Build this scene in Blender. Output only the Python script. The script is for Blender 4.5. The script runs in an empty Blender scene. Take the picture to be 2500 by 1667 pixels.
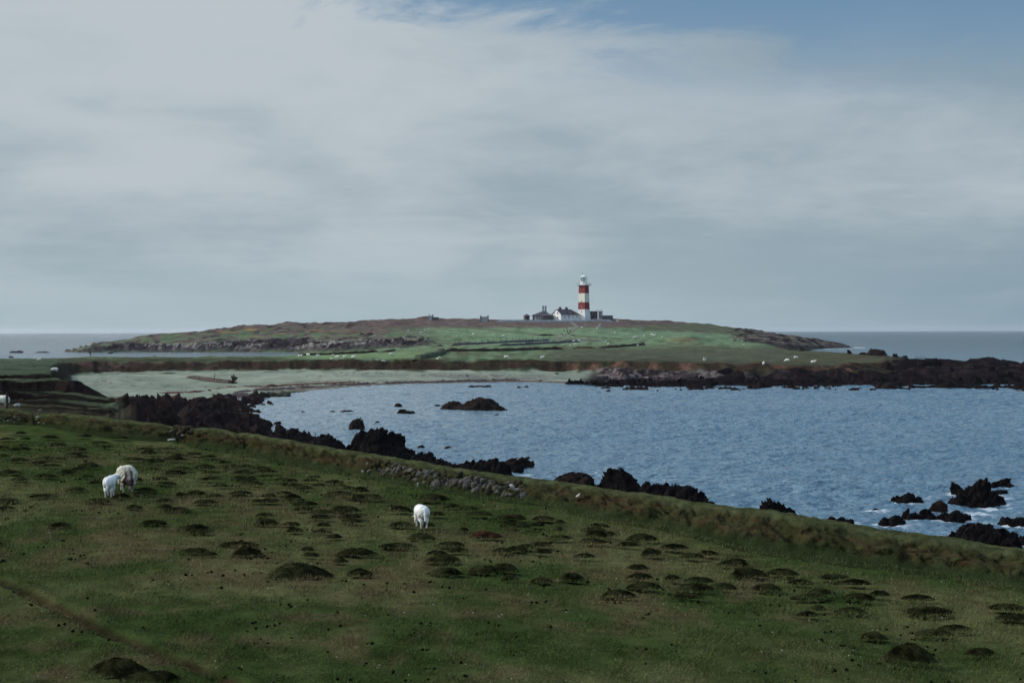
import bpy, math, random
import numpy as np
from mathutils import Vector, Matrix

# ------------------------------------------------------------------ camera, sky, sun
SC = bpy.context.scene
COL = SC.collection
F = 2500 * 50 / 36.0
CAM_Z = 12.0
PITCH = math.atan(24.5 / F)
ROLL = math.atan(6.0 / 2500)
cam_d = bpy.data.cameras.new('camera'); cam = bpy.data.objects.new('camera', cam_d); COL.objects.link(cam)
cam_d.lens = 50; cam_d.sensor_width = 36; cam_d.clip_start = 0.5; cam_d.clip_end = 90000
cam.location = (0, 0, CAM_Z)
RM = Matrix.Rotation(math.radians(90) - PITCH, 3, 'X') @ Matrix.Rotation(-ROLL, 3, 'Z')
cam.rotation_euler = RM.to_euler()
SC.camera = cam

SUN_AZ = math.radians(-78)      # from +Y, negative = to the left
SUN_EL = math.radians(27)
sv = Vector((math.sin(SUN_AZ) * math.cos(SUN_EL), math.cos(SUN_AZ) * math.cos(SUN_EL), math.sin(SUN_EL)))
sun_d = bpy.data.lights.new('sun', 'SUN'); sun = bpy.data.objects.new('sun', sun_d); COL.objects.link(sun)
sun_d.energy = 3.0; sun_d.angle = math.radians(3); sun_d.color = (1.0, 0.94, 0.86)
sun.rotation_euler = sv.to_track_quat('Z', 'Y').to_euler(); sun.location = (0, 0, 80)

SC.view_settings.view_transform = 'Standard'; SC.view_settings.look = 'None'
SC.view_settings.exposure = 0.1; SC.view_settings.gamma = 1.0
SC.cycles.max_bounces = 5; SC.cycles.diffuse_bounces = 2; SC.cycles.glossy_bounces = 3

def world():
    w = bpy.data.worlds.new('World'); SC.world = w; w.use_nodes = True
    nt = w.node_tree; N = nt.nodes; L = nt.links
    for n in list(N): N.remove(n)
    out = N.new('ShaderNodeOutputWorld'); bg = N.new('ShaderNodeBackground'); bg.inputs[1].default_value = 0.1
    L.new(bg.outputs[0], out.inputs[0])
    sky = N.new('ShaderNodeTexSky'); sky.sky_type = 'NISHITA'; sky.sun_disc = False
    sky.sun_elevation = SUN_EL; sky.sun_rotation = SUN_AZ; sky.altitude = 10; sky.air_density = 1.0; sky.dust_density = 1.5
    tc = N.new('ShaderNodeTexCoord'); sep = N.new('ShaderNodeSeparateXYZ'); L.new(tc.outputs['Generated'], sep.inputs[0])
    def M(op, a, b=None, c=None):
        m = N.new('ShaderNodeMath'); m.operation = op
        for i, v in enumerate((a, b, c)):
            if v is None: continue
            if isinstance(v, (int, float)): m.inputs[i].default_value = v
            else: L.new(v, m.inputs[i])
        return m.outputs[0]
    def MR(v, a, b, lo, hi, smooth=True):
        m = N.new('ShaderNodeMapRange'); m.interpolation_type = 'SMOOTHSTEP' if smooth else 'LINEAR'
        L.new(v, m.inputs[0])
        for i, q in enumerate((a, b, lo, hi)): m.inputs[i + 1].default_value = q
        return m.outputs[0]
    x, y, z = sep.outputs
    zc = M('MAXIMUM', z, 0.0)
    den = M('ADD', zc, 0.10)
    u = M('DIVIDE', x, den); v = M('DIVIDE', y, den)
    def noise(su, sv_, off, scale, detail, rough, dist=0.0):
        cb = N.new('ShaderNodeCombineXYZ')
        L.new(M('MULTIPLY', u, su), cb.inputs[0]); L.new(M('MULTIPLY', v, sv_), cb.inputs[1]); cb.inputs[2].default_value = off
        n = N.new('ShaderNodeTexNoise'); L.new(cb.outputs[0], n.inputs['Vector'])
        n.inputs['Scale'].default_value = scale; n.inputs['Detail'].default_value = detail
        n.inputs['Roughness'].default_value = rough; n.inputs['Distortion'].default_value = dist
        return n.outputs[0]
    n1 = noise(0.9, 0.55, 3.1, 0.9, 5, 0.48, 0.25)
    n2 = noise(0.7, 1.0, 8.4, 3.0, 7, 0.58, 0.5)
    cz = N.new('ShaderNodeCombineXYZ'); L.new(x, cz.inputs[0]); L.new(M('MULTIPLY', z, 2.6), cz.inputs[1]); cz.inputs[2].default_value = 2.2
    n4n = N.new('ShaderNodeTexNoise'); L.new(cz.outputs[0], n4n.inputs['Vector']); n4n.inputs['Scale'].default_value = 8.5; n4n.inputs['Detail'].default_value = 9; n4n.inputs['Roughness'].default_value = 0.64; n4n.inputs['Distortion'].default_value = 0.4
    n4 = n4n.outputs[0]
    n3 = noise(0.6, 0.5, 1.7, 0.5, 2, 0.5)
    def mixc(f, a, b):
        m = N.new('ShaderNodeMix'); m.data_type = 'RGBA'
        if isinstance(f, (int, float)): m.inputs[0].default_value = f
        else: L.new(f, m.inputs[0])
        for i, q in ((6, a), (7, b)):
            if isinstance(q, tuple): m.inputs[i].default_value = (*q, 1)
            else: L.new(q, m.inputs[i])
        return m.outputs[2]
    # brightness of the cloud sheet
    cb = M('ADD', M('ADD', M('MULTIPLY', n1, 0.50), M('MULTIPLY', n4, 0.34)), M('ADD', M('MULTIPLY', n2, 0.16), M('MULTIPLY', n3, 0.16)))
    # thin bright part of the sheet: up and to the left
    lift = MR(zc, 0.02, 0.21, 0.0, 0.06)
    side = MR(x, -0.38, 0.36, 0.10, -0.10)
    cb = M('ADD', cb, M('ADD', M('MULTIPLY', side, MR(zc, 0.0, 0.2, 0.45, 1.0)), lift))
    cf = MR(cb, 0.46, 0.78, 0.0, 1.0)
    K = 10.0
    cloud = mixc(cf, (0.27 * K, 0.35 * K, 0.405 * K), (0.455 * K, 0.51 * K, 0.55 * K))
    # near the horizon the sheet is even and slightly grey-green
    hz = MR(zc, 0.0, 0.09, 1.0, 0.0)
    horc = mixc(MR(x, 0.02, 0.36, 0.0, 1.0), (0.355 * K, 0.45 * K, 0.49 * K), (0.20 * K, 0.305 * K, 0.365 * K))
    cloud = mixc(M('MULTIPLY', hz, 0.75), cloud, horc)
    # blue gap: high to the right
    gx = M('ADD', M('MULTIPLY', x, 1.0), M('MULTIPLY', M('SUBTRACT', z, 0.2), 2.6))
    gap = MR(M('ADD', gx, M('MULTIPLY', M('SUBTRACT', M('ADD', M('MULTIPLY', n1, 0.35), M('MULTIPLY', n4, 0.65)), 0.5), 1.1)), -0.03, 0.17, 0.0, 0.96)
    gap = M('MULTIPLY', gap, MR(zc, 0.135, 0.225, 0.05, 1.0))
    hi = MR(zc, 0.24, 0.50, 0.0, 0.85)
    skyb = mixc(0.8, sky.outputs[0], (0.125 * K, 0.245 * K, 0.39 * K))
    c1 = mixc(gap, cloud, skyb)
    c2 = mixc(hi, c1, mixc(MR(x, -0.30, 0.38, 0.0, 1.0), (1.0 * K, 1.12 * K, 1.24 * K), (0.38 * K, 0.56 * K, 0.84 * K)))  # unseen upper sky, brightened at left to lift the sea and light from there
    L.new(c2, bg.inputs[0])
world()

# ------------------------------------------------------------------ helpers
rnd = random.Random(7)
RMn = np.array(RM)
def ray(px, py):
    d = RMn @ np.array([(px - 1250) / F, -(py - 833.5) / F, -1.0])
    return d
def at(px, py, Y):
    d = ray(px, py); t = Y / d[1]
    return np.array([d[0] * t, Y, CAM_Z + d[2] * t])
def at_z(px, py, z):
    d = ray(px, py); t = (z - CAM_Z) / d[2]
    return np.array([d[0] * t, d[1] * t, z])
def proj(x, y, z):
    p = np.stack([np.asarray(x, float), np.asarray(y, float), np.asarray(z, float) - CAM_Z], -1) @ RMn
    return 1250 - p[..., 0] / p[..., 2] * F, 833.5 + p[..., 1] / p[..., 2] * F
def hor(px): return 812 - 6.0 * np.asarray(px, float) / 2500

def _h(ix, iy, s):
    h = (ix.astype(np.int64) * 374761393 + iy.astype(np.int64) * 668265263 + s * 2147483647 + 12345) & 0xffffffff
    h = ((h ^ (h >> 13)) * 1274126177) & 0xffffffff
    h = ((h ^ (h >> 16)) * 2246822519) & 0xffffffff
    h = h ^ (h >> 15)
    return (h & 0xffffff) / float(0x1000000)
def vn(x, y, s=0):
    x = np.asarray(x, float); y = np.asarray(y, float)
    ix = np.floor(x); iy = np.floor(y); fx = x - ix; fy = y - iy
    fx = fx * fx * fx * (fx * (fx * 6 - 15) + 10); fy = fy * fy * fy * (fy * (fy * 6 - 15) + 10)
    ix = ix.astype(np.int64); iy = iy.astype(np.int64)
    a = _h(ix, iy, s); b = _h(ix + 1, iy, s); c = _h(ix, iy + 1, s); d = _h(ix + 1, iy + 1, s)
    return (a + (b - a) * fx) * (1 - fy) + (c + (d - c) * fx) * fy
def fbm(x, y, o=4, s=0, g=0.5):
    t = 0.0; a = 1.0; n = 0.0
    for i in range(o):
        t = t + a * vn(x * 2.03 ** i + 17.3 * i, y * 2.03 ** i - 9.1 * i, s + i); n += a; a *= g
    return t / n
def ridged(x, y, o=4, s=0):
    t = 0.0; a = 1.0; n = 0.0
    for i in range(o):
        t = t + a * (1 - np.abs(2 * vn(x * 2.1 ** i + 5.3 * i, y * 2.1 ** i, s + i) - 1)); n += a; a *= 0.5
    return t / n
def chunk(x, y, s=0):
    """blocky facets: every cell is its own tilted plane; returns height and crack distance"""
    x = np.asarray(x, float); y = np.asarray(y, float)
    ix = np.floor(x).astype(np.int64); iy = np.floor(y).astype(np.int64)
    best = np.full(x.shape, 9.0); sec = np.full(x.shape, 9.0); val = np.zeros(x.shape)
    for dx in (-1, 0, 1):
        for dy in (-1, 0, 1):
            cx = ix + dx; cy = iy + dy
            px_ = cx + _h(cx, cy, s + 1); py_ = cy + _h(cx, cy, s + 2)
            ex = x - px_; ey = y - py_; d = np.sqrt(ex * ex + ey * ey)
            v = _h(cx, cy, s + 3) + (_h(cx, cy, s + 4) - 0.5) * 1.6 * ex + (_h(cx, cy, s + 5) - 0.5) * 1.6 * ey
            m = d < best
            sec = np.where(m, best, np.minimum(sec, d)); val = np.where(m, v, val); best = np.where(m, d, best)
    return val, sec - best
def C(*c): return np.array(c)
def sst(a, b, x):
    t = np.clip((x - a) / (b - a), 0, 1); return t * t * (3 - 2 * t)

def ORD(n):
    w = ['', 'first', 'second', 'third', 'fourth', 'fifth', 'sixth', 'seventh', 'eighth', 'ninth', 'tenth', 'eleventh', 'twelfth']
    if n < 13: return w[n]
    return str(n) + ('th' if n % 100 in (11, 12, 13) else {1: 'st', 2: 'nd', 3: 'rd'}.get(n % 10, 'th'))
def setp(o, label=None, cat=None, group=None, kind=None):
    if label: o['label'] = label
    if cat: o['category'] = cat
    if group: o['group'] = group
    if kind: o['kind'] = kind
    return o
def link(name, me, mat=None, parent=None, loc=None):
    o = bpy.data.objects.new(name, me); COL.objects.link(o)
    if mat and me is not None and not me.materials: me.materials.append(mat)
    if parent: o.parent = parent
    if loc is not None: o.location = [float(v) for v in loc]
    return o
def empty(name, loc, rz=0.0, label=None, cat=None, group=None):
    o = bpy.data.objects.new(name, None); COL.objects.link(o)
    o.location = [float(v) for v in loc]; o.rotation_euler = (0, 0, rz); o.empty_display_size = 0.2
    return setp(o, label, cat, group)
def mesh_np(name, v, f, col=None, smooth=True, attrs=None):
    v = np.ascontiguousarray(v, np.float32); f = np.ascontiguousarray(f, np.int32)
    me = bpy.data.meshes.new(name)
    me.vertices.add(len(v)); me.vertices.foreach_set('co', v.ravel())
    n, k = f.shape
    me.loops.add(n * k); me.loops.foreach_set('vertex_index', f.ravel())
    me.polygons.add(n); me.polygons.foreach_set('loop_start', np.arange(0, n * k, k, dtype=np.int32))
    me.update(calc_edges=True)
    if smooth: me.polygons.foreach_set('use_smooth', np.ones(n, bool))
    if col is not None:
        a = me.color_attributes.new('Col', 'FLOAT_COLOR', 'POINT')
        c = np.ones((len(v), 4), np.float32); c[:, :3] = col; a.data.foreach_set('color', c.ravel())
    for k_, arr in (attrs or {}).items():
        a = me.attributes.new(k_, 'FLOAT', 'POINT'); a.data.foreach_set('value', np.ascontiguousarray(arr, np.float32))
    return me
def grid_faces(nr, nc):
    i = np.arange(nr - 1)[:, None] * nc + np.arange(nc - 1)[None, :]
    i = i.ravel()
    return np.stack([i, i + 1, i + nc + 1, i + nc], 1)
def compact(v, f, *arrs):
    used = np.zeros(len(v), bool); used[f.ravel()] = True
    mp = np.cumsum(used) - 1
    return (v[used], mp[f]) + tuple(a[used] for a in arrs)

class MB:
    """collects simple pieces of one part"""
    def __init__(s): s.v = []; s.f = []
    def add(s, vs, fs):
        b = len(s.v); s.v += [tuple(map(float, q)) for q in vs]; s.f += [tuple(b + i for i in q) for q in fs]; return s
    def box(s, x0, x1, y0, y1, z0, z1):
        return s.add([(x0, y0, z0), (x1, y0, z0), (x1, y1, z0), (x0, y1, z0), (x0, y0, z1), (x1, y0, z1), (x1, y1, z1), (x0, y1, z1)],
                     [(0, 3, 2, 1), (4, 5, 6, 7), (0, 1, 5, 4), (1, 2, 6, 5), (2, 3, 7, 6), (3, 0, 4, 7)])
    def frustum(s, n, r0, r1, z0, z1, cx=0, cy=0, ph=0.0, caps=True):
        vs = []
        for r, z in ((r0, z0), (r1, z1)):
            for k in range(n):
                a = ph + 2 * math.pi * k / n; vs.append((cx + r * math.cos(a), cy + r * math.sin(a), z))
        fs = [(k, (k + 1) % n, n + (k + 1) % n, n + k) for k in range(n)]
        if caps: fs += [tuple(reversed(range(n))), tuple(range(n, 2 * n))]
        return s.add(vs, fs)
    def bar(s, p, q, r, n=6):
        p = Vector(p); q = Vector(q); d = (q - p).normalized(); a = d.orthogonal().normalized(); b = d.cross(a)
        vs = [tuple(c + a * (r * math.cos(2 * math.pi * k / n)) + b * (r * math.sin(2 * math.pi * k / n))) for c in (p, q) for k in range(n)]
        return s.add(vs, [(k, (k + 1) % n, n + (k + 1) % n, n + k) for k in range(n)] + [tuple(reversed(range(n))), tuple(range(n, 2 * n))])
    def build(s, name, mat, parent=None, smooth=False, loc=None):
        me = bpy.data.meshes.new(name); me.from_pydata(s.v, [], s.f); me.update()
        if smooth:
            for p in me.polygons: p.use_smooth = True
        return link(name, me, mat, parent, loc)

# ------------------------------------------------------------------ materials
def base_mat(name, rough=0.9, spec=0.2):
    m = bpy.data.materials.new(name); m.use_nodes = True
    nt = m.node_tree; p = nt.nodes['Principled BSDF']
    p.inputs['Roughness'].default_value = rough; p.inputs['Specular IOR Level'].default_value = spec
    return m, nt, p
def tex_noise(nt, scale, detail=4, rough=0.55, vec=None, dist=0.0):
    n = nt.nodes.new('ShaderNodeTexNoise'); n.inputs['Scale'].default_value = scale; n.inputs['Detail'].default_value = detail
    n.inputs['Roughness'].default_value = rough; n.inputs['Distortion'].default_value = dist
    if vec is None:
        g = nt.nodes.new('ShaderNodeNewGeometry'); vec = g.outputs['Position']
    nt.links.new(vec, n.inputs['Vector']); return n.outputs[0]
def maprange(nt, v, a, b, lo, hi):
    m = nt.nodes.new('ShaderNodeMapRange'); nt.links.new(v, m.inputs[0])
    for i, q in enumerate((a, b, lo, hi)): m.inputs[i + 1].default_value = q
    return m.outputs[0]
def mix(nt, f, a, b, mode='MIX'):
    m = nt.nodes.new('ShaderNodeMix'); m.data_type = 'RGBA'; m.blend_type = mode
    if isinstance(f, (int, float)): m.inputs[0].default_value = f
    else: nt.links.new(f, m.inputs[0])
    for i, q in ((6, a), (7, b)):
        if isinstance(q, tuple): m.inputs[i].default_value = (*q, 1)
        else: nt.links.new(q, m.inputs[i])
    return m.outputs[2]
def bump(nt, p, h, strength, dist):
    b = nt.nodes.new('ShaderNodeBump'); b.inputs['Strength'].default_value = strength; b.inputs['Distance'].default_value = dist
    nt.links.new(h, b.inputs['Height']); nt.links.new(b.outputs[0], p.inputs['Normal'])
def mat_vcol(name, scales=(8, 40), amt=0.5, bstr=0.5, bdist=0.05, bscale=14, rough=1.0, spec=0.0):
    m, nt, p = base_mat(name, rough, spec)
    at_ = nt.nodes.new('ShaderNodeVertexColor'); at_.layer_name = 'Col'
    n1 = tex_noise(nt, scales[0], 4, 0.6); n2 = tex_noise(nt, scales[1], 3, 0.6)
    a = nt.nodes.new('ShaderNodeMath'); a.operation = 'ADD'; nt.links.new(n1, a.inputs[0]); nt.links.new(n2, a.inputs[1])
    f = maprange(nt, a.outputs[0], 0.7, 1.3, 1 - amt, 1 + amt)
    cb = nt.nodes.new('ShaderNodeVectorMath'); cb.operation = 'SCALE'; nt.links.new(at_.outputs[0], cb.inputs[0]); nt.links.new(f, cb.inputs[3])
    nt.links.new(cb.outputs[0], p.inputs['Base Color'])
    bump(nt, p, tex_noise(nt, bscale, 5, 0.65), bstr, bdist)
    return m
def mat_two(name, c1, c2, scale=5, rough=0.9, spec=0.03, lo=0.4, hi=0.62, bstr=0.4, bdist=0.02, bscale=None, detail=5):
    m, nt, p = base_mat(name, rough, spec)
    n = tex_noise(nt, scale, detail, 0.6)
    nt.links.new(mix(nt, maprange(nt, n, lo, hi, 0, 1), c1, c2), p.inputs['Base Color'])
    bump(nt, p, tex_noise(nt, bscale or scale * 3, 5, 0.65), bstr, bdist)
    return m
def mat_rock(name, dark, mid, lichen, ls=1.2, lam=0.25, scale=1.5):
    m, nt, p = base_mat(name, 0.9, 0.04)
    n = tex_noise(nt, scale, 6, 0.65, dist=0.6); c = mix(nt, maprange(nt, n, 0.38, 0.66, 0, 1), dark, mid)
    l = tex_noise(nt, ls * 4, 6, 0.75); c = mix(nt, maprange(nt, l, 0.60, 0.72, 0, lam), c, lichen)
    nt.links.new(c, p.inputs['Base Color'])
    bump(nt, p, tex_noise(nt, scale * 2.5, 8, 0.72, dist=0.4), 0.9, 0.25)
    return m
M_near = mat_vcol('pasture_grass', (1.3, 26), 0.55, 0.8, 0.05, 30)
M_far = mat_vcol('island_ground', (0.12, 1.1), 0.42, 0.8, 0.5, 0.9)
M_sand = mat_vcol('sand', (0.6, 6), 0.16, 0.3, 0.05, 3)
M_rock = mat_rock('shore_rock', (0.002, 0.0016, 0.002), (0.012, 0.0095, 0.0105), (0.05, 0.045, 0.045), 1.0, 0.25)
M_rockb = mat_rock('brown_rock', (0.006, 0.0042, 0.0038), (0.030, 0.021, 0.018), (0.09, 0.075, 0.065), 1.0, 0.35)
M_rocki = mat_rock('ridge_rock', (0.007, 0.005, 0.005), (0.036, 0.027, 0.026), (0.12, 0.105, 0.10), 0.9, 0.5)
M_rockj = mat_rock('ridge_tail_rock', (0.004, 0.003, 0.0035), (0.020, 0.015, 0.016), (0.08, 0.07, 0.07), 0.9, 0.35)
M_rockg = mat_rock('lichened_rock', (0.012, 0.009, 0.010), (0.045, 0.037, 0.038), (0.22, 0.22, 0.22), 0.7, 0.75)
M_stone = mat_rock('wall_stone', (0.07, 0.065, 0.058), (0.20, 0.19, 0.165), (0.42, 0.44, 0.39), 1.6, 0.95, 5)
M_stoned = mat_rock('mossy_stone', (0.03, 0.028, 0.018), (0.08, 0.07, 0.045), (0.2, 0.21, 0.17), 2.0, 0.8, 5)
M_stonew = mat_rock('white_stone', (0.35, 0.36, 0.35), (0.55, 0.56, 0.54), (0.7, 0.7, 0.68), 3.0, 0.9, 5)
M_bank = mat_vcol('bank_turf', (2.0, 18), 0.55, 0.9, 0.08, 16)
M_mound = mat_two('mound_moss_shaded', (0.005, 0.0055, 0.0024), (0.032, 0.034, 0.014), 3.0, 1.0, 0.0, 0.4, 0.65, 0.9, 0.05, 22)  # moss tone darkened overall to stand in for the mounds' shaded fronts
M_moundr = mat_two('mound_moss_red', (0.014, 0.012, 0.006), (0.052, 0.020, 0.012), 4.0, 1.0, 0.0, 0.35, 0.6, 0.9, 0.05, 22)
M_white = mat_two('white_paint', (0.66, 0.68, 0.66), (0.76, 0.77, 0.74), 0.8, 0.7, 0.3, bstr=0.1)
M_cream = mat_two('cream_paint', (0.60, 0.60, 0.50), (0.70, 0.69, 0.60), 0.8, 0.7, 0.3, bstr=0.1)
M_red = mat_two('red_paint', (0.17, 0.014, 0.02), (0.21, 0.02, 0.026), 0.8, 0.6, 0.3, bstr=0.1)
M_slate = mat_two('slate_roof', (0.045, 0.038, 0.05), (0.085, 0.07, 0.085), 1.2, 0.7, 0.3)
M_wall = mat_two('old_stone_wall', (0.05, 0.045, 0.055), (0.13, 0.12, 0.125), 1.6, 0.9, 0.2)
M_paleg = mat_two('pale_rendered_wall', (0.26, 0.29, 0.31), (0.36, 0.39, 0.40), 0.7, 0.9, 0.2)
M_dark = mat_two('dark_paint', (0.015, 0.013, 0.016), (0.03, 0.026, 0.03), 3, 0.6, 0.3)
M_post = mat_two('weathered_wood', (0.03, 0.025, 0.022), (0.07, 0.06, 0.05), 6, 0.9, 0.1)
M_glass, _nt, _p = base_mat('lantern_glass', 0.05, 0.5)
_p.inputs['Transmission Weight'].default_value = 0.9; _p.inputs['Base Color'].default_value = (0.75, 0.9, 0.9, 1); _p.inputs['IOR'].default_value = 1.05
M_weed = mat_two('dry_seaweed', (0.035, 0.010, 0.008), (0.10, 0.035, 0.025), 3, 0.8, 0.2, bstr=1, bdist=0.1)
M_weedd = mat_two('wet_seaweed', (0.02, 0.008, 0.008), (0.045, 0.018, 0.016), 3, 0.6, 0.3, bstr=1, bdist=0.1)
M_drift = mat_two('driftwood', (0.04, 0.02, 0.018), (0.13, 0.085, 0.07), 3, 0.9, 0.2)
M_cloth = mat_two('dark_jacket', (0.006, 0.007, 0.01), (0.014, 0.015, 0.02), 8, 0.9, 0.1)
M_wool = mat_vcol('wool', (14, 60), 0.16, 0.9, 0.02, 60)
M_blade = mat_vcol('grass_blades', (1.3, 9), 0.35, 0.0, 0.01, 5)
M_speck = mat_two('white_petals', (0.5, 0.52, 0.5), (0.7, 0.7, 0.68), 5)
M_dung = mat_two('dark_clods', (0.003, 0.003, 0.002), (0.009, 0.007, 0.005), 5, 1.0, 0.0)

# ------------------------------------------------------------------ ground shape
def gplane(x, y=None): return 6.62 - 0.031 * x
def hit_plane(px, py):
    d = ray(px, py); t = (6.62 - CAM_Z) / (d[2] + 0.031 * d[0])
    return np.array([d[0] * t, d[1] * t, CAM_Z + d[2] * t])
FOOT = [(-500, 1010), (-200, 1018), (0, 1030), (92, 1036), (230, 1057), (344, 1067), (421, 1070), (478, 1084), (597, 1097), (650, 1114),
        (765, 1137), (900, 1162), (1014, 1183), (1144, 1206), (1278, 1222), (1374, 1238), (1489, 1262), (1604, 1282), (1791, 1322),
        (1983, 1352), (2097, 1366), (2250, 1385), (2403, 1408), (2500, 1425), (2800, 1470), (3100, 1520)]
CREST = [(-500, 970), (-200, 986), (0, 996), (92, 1005), (230, 1016), (344, 1030), (413, 1035), (475, 1042), (574, 1053), (670, 1069), (765, 1086),
         (900, 1108), (953, 1116), (1144, 1149), (1297, 1169), (1450, 1191), (1565, 1206), (1700, 1229), (1906, 1254), (2059, 1278),
         (2212, 1303), (2365, 1326), (2500, 1347), (2800, 1394), (3100, 1440)]
fx_ = np.array([p[0] for p in FOOT], float); FOOTW = np.array([hit_plane(*p) for p in FOOT])
def foot_Y(px): return np.interp(px, fx_, FOOTW[:, 1])

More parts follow.
